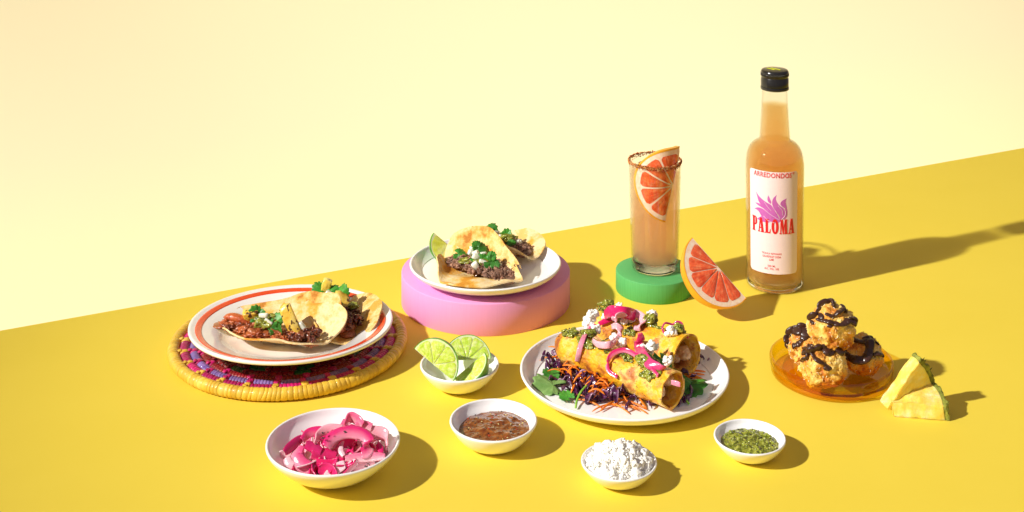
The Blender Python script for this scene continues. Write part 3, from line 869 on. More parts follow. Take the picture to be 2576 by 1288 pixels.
# ------------------------------------------------------------------ citrus
def pulp_pad(a0, a1, r0, r1, fmap, seed=0, lift=.0008, na=18, nr=14, gap=.0009):
    """one pulp segment as a low cushion: fmap(x, y, lift) -> 3-D"""
    V, C = [], []
    for i in range(nr + 1):
        q = i / nr
        r = r0 + (r1 - r0) * q
        ga = min(gap / max(r, 1e-4), (a1 - a0) * .45)
        rnd_ = (a1 - a0) * .5 - ga
        # rounded outer corners
        sh = 1.0
        if q > .88: sh = math.sqrt(max(1 - ((q - .88) / .12) ** 2 * .5, .05))
        if q < .12: sh = .25 + .75 * q / .12
        for j in range(na + 1):
            s = j / na * 2 - 1
            a = (a0 + a1) / 2 + rnd_ * sh * s
            edge = (1 - abs(s) ** 4) * (1 - (2 * q - 1) ** 8)
            x, y = r * math.cos(a), r * math.sin(a)
            l = lift * (edge + .35 * edge * noise.noise(Vector((a * 9, r * 260, seed))))
            V.append(fmap(x, y, l))
            k = .94 + .30 * noise.noise(Vector((a * 26 + .4 * noise.noise(Vector((a * 9, r * 90, 2))), r * 55, seed))) + .30 * max(0, .35 - q)
            C.append((min(k, 1.15), k * k, k * k))
    F_ = [[i * (na + 1) + j, i * (na + 1) + j + 1, (i + 1) * (na + 1) + j + 1, (i + 1) * (na + 1) + j] for i in range(nr) for j in range(na)]
    return V, F_, C

def citrus_wedge(name, label, cat, C, e1, e2, n, R, alpha, nseg, mr, mp, ms, rind_t=.0010, pith=.10, depth=1.0, group=None, r_in=.08, squash=1.0, second=True, bulge=0.0):
    """segment of a sphere: half-disc face 1 in plane (e1, e2) with normal n; body turns by alpha behind it about the chord e1"""
    C = np.asarray(C, float); e1 = unit(e1); n = unit(n); n = unit(n - e1 * np.dot(n, e1)); e2_ = np.cross(n, e1)
    if np.dot(e2_, e2) < 0: e2_ = -e2_
    e2 = e2_
    t = thing(name, label, cat, C, group=group)
    al = math.radians(alpha)
    def surf(psi, w, r):
        d2 = e2 * math.cos(w) - n * math.sin(w) * depth
        return C + r * (squash * math.cos(psi) * e1 + math.sin(psi) * d2)
    def fn(u, v):
        psi = math.pi * u
        w = al * v
        rr_ = R * (1 + .012 * noise.noise(Vector((psi * 3, w * 3, 1.7))))
        return surf(psi, w, rr_)
    V, F_, _ = sheet(fn, 48, 16, rind_t)
    # orientation: make thickness go inwards
    c0 = surf(math.pi / 2, al / 2, R)
    if np.linalg.norm(V[len(V) // 2 + 24 * 17 + 8] - C) > np.linalg.norm(V[24 * 17 + 8] - C):
        V, F_, _ = sheet(lambda u, v: fn(1 - u, v), 48, 16, rind_t)
    mesh_obj("rind", V, F_, mr, t, sharp=40)
    # flesh body (closed), slightly inside
    r2 = R - rind_t * .9
    g = [[surf(math.pi * i / 40, al * j / 12, r2) for j in range(13)] for i in range(41)]
    V = [p for row in g for p in row]
    F_ = [[i * 13 + j, i * 13 + j + 1, (i + 1) * 13 + j + 1, (i + 1) * 13 + j] for i in range(40) for j in range(12)]
    F_.append([i * 13 for i in range(41)][::-1]); F_.append([i * 13 + 12 for i in range(41)])
    mesh_obj("pith", V, F_, mp, t, sharp=35)
    faces = [(0.0, n)] + ([(al, None)] if second else [])
    rp = (R - rind_t) * (1 - pith)
    for w, _ in faces:
        d2 = e2 * math.cos(w) - n * math.sin(w) * depth
        nn = n if w == 0 else unit(np.cross(e1, d2))
        if w and np.dot(nn, surf(math.pi / 2, al / 2, R) - C) > 0: nn = -nn
        fm = lambda x, y, l, d2=d2, nn=nn: C + x * squash * e1 + y * d2 + nn * (l + .00025)
        for k in range(nseg):
            a0, a1 = math.pi * k / nseg, math.pi * (k + 1) / nseg
            if k == 0: a0 += .015
            if k == nseg - 1: a1 -= .015
            rr1 = rp * (1 + .02 * math.sin(k * 2.3))
            V, F_, Cc = pulp_pad(a0, a1, rp * r_in, rr1, fm, seed=k + 3.3, gap=R * .008, lift=R * .013)
            if 'lime' in name: Cc = [(min(c[1] ** .35, 1.1),) * 2 + (c[1] ** .6,) for c in Cc]
            mesh_obj("pulp_segment", V, F_, ms, t, cols=Cc)
    return t

# grapefruit quarter leaning by the green block
Cg = PY(1808, 678, 1.665)
a_top, a_bot = PY(1741, 597, 1.672), PY(1878, 752, 1.645)
Cg = (a_top + a_bot) / 2
e1 = unit(a_bot - a_top)
ng = unit(np.array((.46, -.78, .42)))
e2g = unit(np.cross(ng, e1)); e2g = e2g if e2g[2] < 0 else -e2g
Rg = np.linalg.norm(a_bot - a_top) / 2
low = (Cg + Rg * e2g)[2]
citrus_wedge("grapefruit_wedge", "large pink grapefruit wedge standing between the green block and the bottle", "grapefruit", Cg, e1, e2g, ng, Rg, 42, 6, M['gf_rind'], M['gf_pith'], M['gf_pulp'], rind_t=.0014, pith=.125, r_in=.09)

# half slice of grapefruit inside the glass, following its wall
gs = thing("grapefruit_slice", "half-round pink grapefruit slice standing in the tall glass", "grapefruit", gl + np.array((0, 0, .06)))
cam_a = math.atan2(-gl[1], -gl[0])
def gmap(x, y, l):
    """x right of the glass axis (as seen from the front), y height above the glass base"""
    Rr = rg(y) - .0013 + l
    s = max(-1.0, min(1.0, x / .0340))
    a = cam_a + math.asin(s) * .97
    lean = .0 if y < dz else (y - dz) * .10
    return gl + np.array((Rr * math.cos(a), Rr * math.sin(a), y)) + np.array((0, lean, 0))
pxm = 1.745 / F_PX
toxy = lambda px, py: np.array(((px - 1647.5) * pxm, H - (py - HOR) * (1.745 - .030) / F_PX - gl[2]))
ca, cb_ = toxy(1717, 381), toxy(1676, 560)
cm = (ca + cb_) / 2; ch1 = (cb_ - ca); Rs = np.linalg.norm(ch1) / 2; ch1 = ch1 / np.linalg.norm(ch1)
ch2 = np.array((ch1[1], -ch1[0]))
if ch2[0] > 0: ch2 = -ch2
xs = 1.18
def smap(x, y, l):
    q = cm + ch1 * x + ch2 * y * xs
    return gmap(max(min(q[0], .0335), -.0335), q[1], l)
def ring_part(name, r0, r1, m, l0, l1, nr=6, na=60):
    g = []
    for s, l in ((0, l1), (1, l0)):
        for i in range(nr + 1):
            for j in range(na + 1):
                a = math.pi * j / na; r = r0 + (r1 - r0) * i / nr
                g.append(smap(r * math.cos(a), r * math.sin(a), l))
    w = na + 1; m0 = (nr + 1) * w
    F_ = [[i * w + j, (i + 1) * w + j, (i + 1) * w + j + 1, i * w + j + 1] for i in range(nr) for j in range(na)]
    F_ += [[m0 + f[3], m0 + f[2], m0 + f[1], m0 + f[0]] for f in F_]
    loop = [j for j in range(w)] + [i * w + w - 1 for i in range(1, nr + 1)] + [nr * w + j for j in range(na - 1, -1, -1)] + [i * w for i in range(nr - 1, 0, -1)]
    for k in range(len(loop)):
        p, q = loop[k], loop[(k + 1) % len(loop)]
        F_.append([p, q, q + m0, p + m0])
    mesh_obj(name, g, F_, m, gs, sharp=40)
ring_part("rind", Rs * .955, Rs, M['gf_rind'], -.0050, .0002)
ring_part("pith", Rs * .02, Rs * .953, M['membrane'], -.0048, .0000, nr=14)
for k in range(5):
    V, F_, Cc = pulp_pad(math.pi * k / 5 + .02, math.pi * (k + 1) / 5 - .02, Rs * .07, Rs * .84 * (1 + .02 * math.sin(k * 3)), lambda x, y, l: smap(x, y, l + .0001), seed=k, gap=.0005, lift=.0003, nr=14, na=18)
    mesh_obj("pulp_segment", V, F_, M['gf_pulp'], gs, cols=Cc)
# ------------------------------------------------------------------ food helpers
def leaf_mesh(c, d, nrm, size, seed=0, lobes=3, curl=.25, th=.00022):
    """cilantro leaflet: serrated lobed outline, creased and curled. d = tip direction"""
    d = unit(d); nrm = unit(np.asarray(nrm) - d * np.dot(nrm, d)); s = np.cross(nrm, d)
    r_ = random.Random(seed)
    ph = r_.uniform(0, 6)
    cx, cy = r_.uniform(-.6, .6), r_.uniform(-.6, .6)
    A0 = math.radians(152)
    def fn(u, v):
        a = -A0 + 2 * A0 * v
        out = .70 + .30 * abs(math.cos(lobes * a / 2.0 * (math.pi / A0) * .5 * 1.0)) ** .7
        out *= 1 + .07 * math.sin(a * 15 + ph) + .04 * math.sin(a * 31)
        out *= .82 + .18 * math.cos(a)
        r = size * out * u
        x, y = r * math.cos(a), r * math.sin(a)
        z = curl * size * ((y / size) ** 2 * (1 + cx) + .6 * (x / size) ** 2 * cy * 1.5) + .10 * size * u * math.sin(a * 3 + ph) + .02 * size * math.sin(a * 12) * u
        return np.asarray(c) + d * x + s * y + nrm * z
    return sheet(fn, 8, 56, th)[:2]

def leaf(parent, c, d, n_, size, seed=0, m=None, stem=None, **k):
    V, F_ = leaf_mesh(c, d, n_, size, seed, **k)
    o = mesh_obj("cilantro_leaf", V, F_, m or M['cilantro'], parent)
    if stem is not None:
        pts = spline([np.asarray(c) + unit(d) * size * .3, np.asarray(c), np.asarray(stem)], 8)
        mesh_obj("leaf_stem", *tube(pts, .00055, 6), M['stem'], parent)
    return o

class TacoFrame:
    """folded round tortilla. A, B: ends of the fold's bottom line. phf/phb: rise angles of the front and back flaps; w half-width of the bend"""
    def __init__(s, A, B, R, phf, phb, w=.4, off=(0, 0), rough=.0008, seed=1, back=None, curl=0.0, sag=.10, vf=1.0, vb=1.0, sh=0.0):
        s.vf, s.vb, s.sh = vf, vb, sh
        s.A, s.B = np.asarray(A, float), np.asarray(B, float)
        s.M = (s.A + s.B) / 2; s.e1 = unit(s.B - s.A)
        b = np.array(back if back is not None else (0, 1, 0), float)
        up = np.array((0, 0, 1.))
        s.e2 = unit(b - s.e1 * np.dot(b, s.e1)); s.e2 = unit(s.e2 - up * np.dot(s.e2, up) * .999)
        s.e2 = unit(s.e2 - s.e1 * np.dot(s.e2, s.e1))
        s.e3 = np.cross(s.e1, s.e2)
        if s.e3[2] < 0: s.e3 = -s.e3
        s.R = R; s.seed = seed; s.rough = rough; s.curl = curl; s.sag = sag; s.off = off
        n = 80
        vs = np.linspace(-R * 1.06, R * 1.06, 2 * n + 1)
        ph = []
        for v in vs:
            q = (v / (w * R) + 1) / 2; q = min(max(q, 0), 1); q = q * q * (3 - 2 * q)
            ph.append(math.radians(-phf + (phb + phf) * q))
        ph = np.array(ph); dv = vs[1] - vs[0]
        t = np.concatenate([[0], np.cumsum((np.cos(ph[1:]) + np.cos(ph[:-1])) / 2 * dv)])
        z = np.concatenate([[0], np.cumsum((np.sin(ph[1:]) + np.sin(ph[:-1])) / 2 * dv)])
        k0 = int(np.argmin(z))
        t -= t[n]; z -= z[k0]
        s.vs, s.t, s.z = vs, t, z
    def at(s, u, v):
        t = np.interp(v, s.vs, s.t); z = np.interp(v, s.vs, s.z)
        r = math.hypot(u, v) / s.R
        z += s.sag * s.R * (u / s.R) ** 2 * .5
        n_ = noise.noise(Vector((u * 28 + s.seed * 9, v * 28, s.seed * 2.3)))
        n2 = noise.noise(Vector((u * 90 + s.seed * 5, v * 90, s.seed)))
        k = s.rough * (1 + 2.5 * r * r)
        p = s.M + s.e1 * u + s.e2 * (t + n_ * k * 1.5 + s.off[0]) + s.e3 * (z + n_ * k * 1.3 + n2 * s.rough * .5 * r + s.off[1])
        if s.curl and v < 0 and u < 0:
            g = max(0, (-u / s.R) - .35) ** 2 * max(0, -v / s.R)
            p = p + s.e3 * s.curl * g
        return p
    def L(s, u, t, h):
        """local: along fold, across (away +), height"""
        return s.M + s.e1 * u + s.e2 * t + s.e3 * (h + s.sag * s.R * (u / s.R) ** 2 * .5)
    def surf(s, t):
        return float(np.interp(t, s.t, s.z))
    def build(s, parent, name="tortilla", m=None, th=.0017, shrink=1.0):
        def fn(a, b):
            an = 2 * math.pi * b
            R = s.R * shrink * (1 + .018 * math.sin(3 * an + s.seed) + .012 * noise.noise(Vector((math.cos(an) * 2.5, math.sin(an) * 2.5, s.seed))))
            r = R * (a ** .85)
            y = r * math.sin(an)
            y *= (s.vb if y > 0 else s.vf)
            return s.at(r * math.cos(an) + (s.sh * y if y > 0 else 0), y)
        V, F_, _ = sheet(fn, 30, 110, th, closed_v=True, pole=True)
        return mesh_obj(name, V, F_, m or M['tortilla'], parent, sharp=70)

def strands(mb, pts_fn, n, L_, rad, seed, curl=1.0, cols=((1, 1, 1),), flat=.7, jit=.6):
    r_ = random.Random(seed)
    for i in range(n):
        p, d = pts_fn(r_)
        d = unit(np.asarray(d) + np.array([r_.gauss(0, jit) for _ in range(3)]))
        l = L_ * r_.uniform(.5, 1.4)
        b = np.array([r_.gauss(0, 1) for _ in range(3)]) * l * .25 * curl
        P0, P2 = p - d * l / 2, p + d * l / 2
        pts = spline([P0, p + b, P2 + b * .3], 7)
        rr_ = rad * r_.uniform(.6, 1.4)
        V, F_ = tube(pts, np.array([.35, .8, 1, 1.1, .95, .7, .3]) * rr_, 6, flat=flat)
        mb.add(V, F_, r_.choice(cols))

def dollop(parent, name, c, r, m, seed, ax=None, n_extra=14, seedm=None, amp=.5, charm=True):
    """a spoonful of chunky salsa"""
    r = np.ones(3) * r if np.isscalar(r) else np.asarray(r, float)
    mb = MB()
    mb.add(*blob(c, r, 4, amp, 1.6 / r.mean(), seed, 4, ax))
    r_ = random.Random(seed)
    A = np.array(ax) if ax is not None else np.eye(3)
    for i in range(n_extra):
        v = unit([r_.gauss(0, 1), r_.gauss(0, 1), abs(r_.gauss(0, .7))])
        mb.add(*blob(np.asarray(c) + (v * r * r_.uniform(.8, 1.05)) @ A, r.mean() * r_.uniform(.12, .28), 2, .5, 500, seed + i))
    o = mesh_obj(name, np.vstack(mb.V), mb.F, m, parent)
    for (mm, cnt, nm) in ((seedm or M['green_seed'], 16, "salsa_seeds"), (M['char'], 12, "charred_flecks")):
        mb = MB()
        for i in range(cnt):
            v = unit([r_.gauss(0, 1), r_.gauss(0, 1), abs(r_.gauss(0, .8))])
            s = r.mean() * r_.uniform(.04, .10)
            mb.add(*blob(np.asarray(c) + (v * r * 1.06) @ A, (s, s * .8, s * .5), 1, .2, 400, i, ax=basis(v)))
        tag(mesh_obj(nm, np.vstack(mb.V), mb.F, mm, o, loc=absloc(o)), kind="stuff")
    return o

def dice(parent, c, dims, d, seed, up=(0, 0, 1), name="onion_piece", m=None, e=.35, jit=.12):
    return mesh_obj(name, *rbox(c, dims, ax=basis(d, up), n=4, e=e, jit=jit, seed=seed), m or M['white_onion'], parent)

def crumble(parent, c, r, seed, name="cheese_crumb", top=False, label=None, n=9):
    """one lump of crumbled cheese made of fused curds"""
    r_ = random.Random(seed); mb = MB()
    mb.add(*blob(c, r * .62, 4, .55, 1.7 / r, seed, 4))
    for i in range(n):
        v = unit([r_.gauss(0, 1), r_.gauss(0, 1), r_.gauss(.2, .8)])
        mb.add(*blob(np.asarray(c) + v * r * r_.uniform(.45, .85), r * r_.uniform(.22, .42), 3, .55, 2.6 / r, seed * 3 + i, 3))
    o = mesh_obj(name, np.vstack(mb.V), mb.F, M['cheese'], parent, loc=c)
    if top: tag(o, label, "cheese")
    return o

def onion_band(c, r, a0, a1, w, ax_, e1, tau=.25, seed=0, deep=(.78, .02, .16), pale=(.90, .42, .50), th=.0011, top=None, name="pickled_onion_strip", parent=None, squash=1.0, mode='edge', taper=.5, wob=.08, n=40):
    """curved strip of an onion layer: arc of radius r about axis ax_, starting direction e1"""
    ax_ = unit(ax_); e1 = np.asarray(e1, float); e1 = unit(e1 - ax_ * np.dot(e1, ax_)); e2 = np.cross(ax_, e1)
    c = np.asarray(c, float)
    def fn(u, v):
        a = a0 + (a1 - a0) * u
        q = (v - .5) * 2
        tp = 1 - taper * abs(2 * u - 1) ** 3
        rr_ = r * (1 + wob * noise.noise(Vector((math.cos(a) * 1.3 + seed, math.sin(a) * 1.3, seed * .7))))
        belly = -.10 * w * (q * q)
        rad = rr_ + q * w / 2 * math.sin(tau) * tp + belly
        p = c + rad * (math.cos(a) * e1 + squash * math.sin(a) * e2) + ax_ * (q * w / 2 * math.cos(tau) * tp + .06 * w * math.sin(a * 2.3 + seed))
        return p
    D, Pp = np.array(deep), np.array(pale)
    def cf(u, v):
        if mode == 'edge':
            k = min(1, (1 - v) * 1.3) ** 1.5
        elif mode == 'deep': k = .85 + .15 * math.sin(u * 9)
        elif mode == 'pale': k = .10
        else: k = .5 + .5 * math.cos(u * 5 + seed)
        k = min(max(k + .12 * noise.noise(Vector((u * 7, v * 5, seed))), 0), 1)
        return D * k + Pp * (1 - k)
    V, F_, C = sheet(fn, n, 7, th, cfn=cf)
    half = len(V) // 2
    if mode == 'edge': C[half:] = C[half:] * .35 + Pp * .65
    o = mesh_obj(name, V, F_, M['pickled'], parent, cols=C, loc=None if parent is not None else c)
    if top: tag(o, top[0], "pickled onion", group=top[1] if len(top) > 1 else None)
    return o
# ------------------------------------------------------------------ tacos on the ivory plate (glazed pork, pineapple)
def meat_chunks(parent, fr, u0, u1, h0, h1, tw, n, seed, m, name, chunk=(.010, .0055, .0045), colsel=((1, 1, 1),), strand=None, ramp=1.0, t0=0.0):
    r_ = random.Random(seed); mb = MB()
    # core mound following the fold
    for i in range(7):
        q = i / 6; u = u0 + (u1 - u0) * q
        hh = (h0 + (h1 - h0) * math.sin(math.pi * q) ** .7)
        mb.add(*blob(fr.L(u, t0, fr.surf(t0) + hh * .50), ((u1 - u0) / 8.5, tw * .72, hh * .46), 4, .30, 90, seed + i, 3, ax=(fr.e1, fr.e2, fr.e3)), c=(.8, .8, .8))
    for i in range(n):
        q = r_.random(); u = u0 + (u1 - u0) * q
        hh = (h0 + (h1 - h0) * math.sin(math.pi * q) ** .7)
        tt = t0 + r_.uniform(-1, 1) * tw * (.6 + .4 * math.sin(math.pi * q))
        h = hh * (1 - (abs(tt - t0) / (tw * 1.15)) ** 2 * .6) * r_.uniform(.65, 1.02)
        h = max(h, fr.surf(tt) + chunk[2] * 1.25)
        d = fr.e1 * r_.uniform(.4, 1) + fr.e2 * r_.uniform(-.8, .8) + fr.e3 * r_.uniform(-.35, .35)
        s = r_.uniform(.55, 1.15)
        c_ = r_.choice(colsel)
        V_, F_ = blob((0, 0, 0), (chunk[0] * s, chunk[1] * s, chunk[2] * s), 4, .50, 1.5 / chunk[1], seed + i * 1.7, 4, ax=basis(d), ridged=True)
        V_ = V_ * (1 - .25 * np.abs(np.sin(V_ @ np.asarray(d) / chunk[0] * 2 + i)))[:, None]      # ragged, torn ends
        mb.add(V_ + fr.L(u, tt, h), F_, c=c_)
    if strand:
        ns, sl, sr = strand
        def pf(rr):
            q = rr.random(); u = u0 + (u1 - u0) * q
            hh = (h0 + (h1 - h0) * math.sin(math.pi * q) ** .7)
            tt = t0 + rr.uniform(-1, 1) * tw
            h = hh * (1 - (abs(tt - t0) / (tw * 1.15)) ** 2 * .6) * rr.uniform(.85, 1.12)
            h = max(h, fr.surf(tt) + .002)
            return fr.L(u, tt, h), fr.e1 * rr.uniform(-1, 1) + fr.e2 * rr.uniform(-.7, .7) + fr.e3 * .2
        strands(mb, pf, ns, sl, sr, seed + 5, cols=colsel, jit=.5)
    o = mb.build(name, m, parent)
    tag(o, kind="stuff")
    return o

zf_ = .0222
t1 = thing("taco", "front taco on the ivory plate, with glazed pork and a long pineapple stick", "taco", P(700, 838, .0202), group="tacos on the plates")
f1 = TacoFrame(P(562, 834, zf_), P(836, 876, zf_), .0685, 28, 38, w=.34, seed=1, rough=.0014, sag=.26, vf=.64, vb=.76, sh=.62)
f1.build(t1)
f1b = TacoFrame(P(556, 829, zf_), P(828, 869, zf_), .0685, 28, 43, w=.34, seed=3, rough=.0018, sag=.26, vb=.80, sh=.52, off=(.003, .0015))
pc1 = [(1, 1, 1), (.75, .6, .55), (1.3, 1.25, 1.1), (.45, .35, .35), (1.15, 1.0, .9)]
meat_chunks(t1, f1, -.064, .046, .005, .0150, .0125, 50, 11, M['pastor'], "glazed_meat", chunk=(.0115, .0055, .0042), colsel=pc1, t0=-.008)
r_ = random.Random(3); mb = MB()
for i in range(80):
    mb.add(*blob(f1.L(.040 + r_.gauss(0, .007), -.010 + r_.gauss(0, .006), .011 + r_.uniform(-.004, .005)), r_.uniform(.001, .0032), 3, .9, 420, i), c=(.35, .22, .2))
tag(mb.build("charred_meat", M['pastor'], t1), kind="stuff", label="dark charred bits of pork at the right end")
mesh_obj("meat_strip", *tube(spline([f1.L(-.067, -.004, .010), f1.L(-.056, -.004, .0145), f1.L(-.043, -.003, .0145), f1.L(-.033, -.002, .010)], 14), np.array([.0008, .0028, .0045, .0052, .0056, .0060, .0062, .0062, .006, .006, .0055, .005, .0035, .002]), 12, flat=.75), M['pastor'], t1, cols=np.tile((1.2, .85, .7), (14 * 12, 1)))
def chunk(parent, c, dims, d, up, seed, m=None, label=None, e=.3):
    return tag(mesh_obj("pineapple_chunk", *rbox(c, dims, ax=basis(d, up), n=6, e=e, jit=.16, seed=seed), m or M['grilled'], parent), label)
chunk(t1, f1.L(-.0345, .002, .0215), (.0085, .006, .0055), (1, .1, .15), (0, -.3, 1), 2)
chunk(t1, f1.L(.0185, .000, .0205), (.0205, .0068, .0062), f1.e1 * .50 + np.array((0, -.16, -.85)), (.1, -1, .3), 5)
dollop(t1, "green_salsa", f1.L(-.0090, -.004, .0205), (.0135, .0085, .0080), M['salsa_verde'], 21)
dice(t1, f1.L(-.0130, -.008, .0290), (.0052, .0022, .0022), f1.e1 + np.array((0, 0, .12)), 3)
dice(t1, f1.L(-.0050, -.0105, .0245), (.0050, .0012, .0014), f1.e1 + np.array((0, -.1, -.45)), 8)
dice(t1, f1.L(.0320, .001, .0150), (.0075, .0022, .0036), np.array((.55, -.15, -.6)), 9)
leaf(t1, f1.L(-.0255, .001, .0225), np.array((-.52, .15, .75)), (.15, -.95, .35), .0125, 4, lobes=5, curl=.3)
leaf(t1, f1.L(-.0215, -.004, .0200), np.array((.3, -.2, -.35)), (.1, -.9, .5), .0075, 41, curl=.5)
leaf(t1, f1.L(.0005, -.006, .0230), np.array((.55, .1, .75)), (-.25, -.85, .4), .0105, 5, lobes=3, curl=-.35)
leaf(t1, f1.L(.0065, -.012, .0190), np.array((.25, -.1, -.9)), (-.3, -.9, .2), .0095, 6, lobes=1, curl=.5)
leaf(t1, f1.L(-.0000, -.010, .0230), np.array((-.3, -.2, -.5)), (-.1, -.85, .5), .0085, 61, curl=-.5)

t2 = thing("taco", "rear taco on the ivory plate, leaning behind the other with pork and pineapple spilling right", "taco", P(830, 815, .0202), group="tacos on the plates")
f2 = TacoFrame(P(868, 861, zf_), P(836, 770, zf_), .060, 38, 30, w=.50, seed=4, rough=.0016, back=(1, .1, 0), sag=.0, vf=.72)
f2.build(t2, m=M['tortilla2'])
meat_chunks(t2, f2, -.040, .044, .008, .020, .014, 40, 33, M['pastor'], "glazed_meat", chunk=(.009, .005, .004), colsel=[(.8, .6, .6), (1.2, 1, .9), (.4, .3, .3), (1, 1, 1)], t0=.006)
chunk(t2, f2.L(.004, .006, 0.0170), (.0185, .0075, .0055), (-.25, .72, .42), (.5, -.5, 1), 12)
chunk(t2, f2.L(.042, -.008, 0.0300), (.0068, .0052, .0052), (.3, .1, 1), (0, -1, 0), 14, M['pineapple'])
dice(t2, f2.L(.022, -.006, 0.0240), (.0075, .0034, .0036), (.75, -.25, -.42), 16)
leaf(t2, f2.L(.040, -.014, 0.0265), np.array((-1, .1, .30)), (-.1, -.6, .8), .0125, 71, lobes=5, curl=.35)
leaf(t2, f2.L(.034, -.004, 0.0255), np.array((1, .1, .25)), (.0, -.7, .7), .0105, 72, lobes=3, curl=-.4)
leaf(t2, f2.L(.024, .006, 0.0255), np.array((.6, .1, .8)), (-.5, -.7, .3), .0120, 73, lobes=3, curl=-.5)
leaf(t2, f2.L(-.009, -.003, 0.0185), np.array((.25, -.1, .9)), (-.2, -.9, .4), .0110, 74, m=M['paleleaf'], lobes=1, curl=.35)
leaf(t2, f2.L(-.016, -.003, 0.0145), np.array((.1, -.2, -.9)), (-.1, -.9, .3), .0105, 75, lobes=3, curl=.25)
dollop(t2, "green_salsa", f2.L(-.006, .017, .0215), (.006, .0045, .004), M['salsa_verde'], 22, n_extra=6)
r_ = random.Random(8); mb = MB()
for i in range(90):
    mb.add(*blob(f2.L(-.020 + r_.gauss(0, .008), .012 + r_.gauss(0, .005), .013 + r_.uniform(-.004, .006)), r_.uniform(.001, .0032), 3, .9, 420, i), c=(.3, .18, .16))
tag(mb.build("charred_meat", M['pastor'], t2), kind="stuff")

# ------------------------------------------------------------------ tacos on the pink block (shredded beef)
zb = zB + .0022
t3 = thing("taco", "front taco above the pink block, filled with shredded beef, diced onion and cilantro", "taco", P(1222, 672, zB), group="tacos on the plates")
f3 = TacoFrame(P(1108, 658, zb), P(1322, 724, zb), .0605, 17, 56, w=.42, seed=7, rough=.0022, back=(.42, 1, 0), sag=.08, curl=.10, vf=.92, vb=.78, sh=-.58)
f3.build(t3)
bc_ = [(1, 1, 1), (.7, .65, .65), (1.35, 1.3, 1.25), (1.1, .95, .85)]
meat_chunks(t3, f3, -.048, .044, .007, .0175, .0180, 150, 51, M['beef'], "shredded_beef", chunk=(.0062, .0030, .0027), colsel=bc_, strand=(420, .0070, .00055), t0=-.003)
f3b = TacoFrame(P(1108, 658, zb), P(1322, 724, zb), .0605, 20, 64, w=.42, seed=9, rough=.0015, back=(.42, 1, 0), sag=.08, off=(.004, .002), vb=.82, sh=-.58)
def half_sheet(fr, parent, name, m, v0=.0):
    """a second tortilla seen only behind the first: the back flap"""
    def fn(a, b):
        an = math.pi * b
        R = fr.R * (1 + .015 * math.sin(3 * an + fr.seed))
        x = R * math.cos(an); y = v0 * fr.R + (R * math.sin(an) - v0 * fr.R) * a
        y = min(y, R * math.sin(an)) if R * math.sin(an) > v0 * fr.R else R * math.sin(an)
        return fr.at(x + fr.sh * y * fr.vb, y * fr.vb)
    V, F_, _ = sheet(fn, 16, 60, .0016)
    return mesh_obj(name, V, F_, m, parent, sharp=70)
half_sheet(f3b, t3, "outer_tortilla", M['tortilla2'], v0=.35)
half_sheet(f1b, t1, "outer_tortilla", M['tortilla2'], v0=.30)
for k, (u, t, h, dm, d) in enumerate([(-.0180, .006, .0260, (.0048, .0030, .0030), (1, .2, .15)), (-.0150, -.002, .0235, (.0030, .0026, .0048), (.4, .2, .9)), (-.0080, -.002, .0245, (.0035, .0028, .0035), (1, -.3, .5)),
                                      (-.0045, -.006, .0225, (.0046, .0028, .0034), (.9, .2, -.5)), (.0020, -.015, .0160, (.0040, .0030, .0042), (.8, .1, .5)), (.0085, -.008, .0200, (.0018, .0020, .0050), (.3, .0, .9)), (-.0010, .004, .0240, (.004, .002, .002), (1, .5, 0)), (.024, .002, .0175, (.0045, .0014, .0018), (.9, .1, -.3))]):
    dice(t3, f3.L(u, t, h), dm, d, 30 + k)
dollop(t3, "green_salsa", f3.L(-.016, -.011, .0160), (.009, .006, .0035), M['salsa_verde'], 25, n_extra=8)
dollop(t3, "green_salsa", f3.L(.004, -.006, .0175), (.010, .005, .0035), M['salsa_verde'], 26, n_extra=8)
leaf(t3, f3.L(-.0350, -.004, .0180), np.array((.95, -.1, -.25)), (-.1, -.6, .9), .0110, 81, lobes=1, curl=-.45)
leaf(t3, f3.L(-.0130, .008, .0305), np.array((-.9, .1, .2)), (0, -.8, .6), .0080, 82, lobes=3, curl=-.3)
leaf(t3, f3.L(-.0110, .007, .0290), np.array((.75, -.1, -.7)), (.2, -.8, .6), .0125, 83, lobes=3, curl=-.4)
leaf(t3, f3.L(.0030, -.004, .0200), np.array((.95, .0, .35)), (0, -.8, .6), .0090, 84, lobes=5, curl=.3)
leaf(t3, f3.L(-.0040, -.005, .0190), np.array((-.95, -.1, .1)), (0, -.8, .6), .0085, 85, lobes=5, curl=.4)
leaf(t3, f3.L(.0150, -.003, .0250), np.array((.6, .0, .5)), (.1, -.8, .6), .0085, 86, lobes=3, curl=-.5)
leaf(t3, f3.L(.0175, -.005, .0200), np.array((.85, -.2, -.55)), (-.1, -.8, .6), .0125, 87, lobes=5, curl=.25)
leaf(t3, f3.L(.0185, -.009, .0140), np.array((.2, -.3, -.9)), (.1, -.8, .6), .0070, 88, lobes=3, curl=.4)

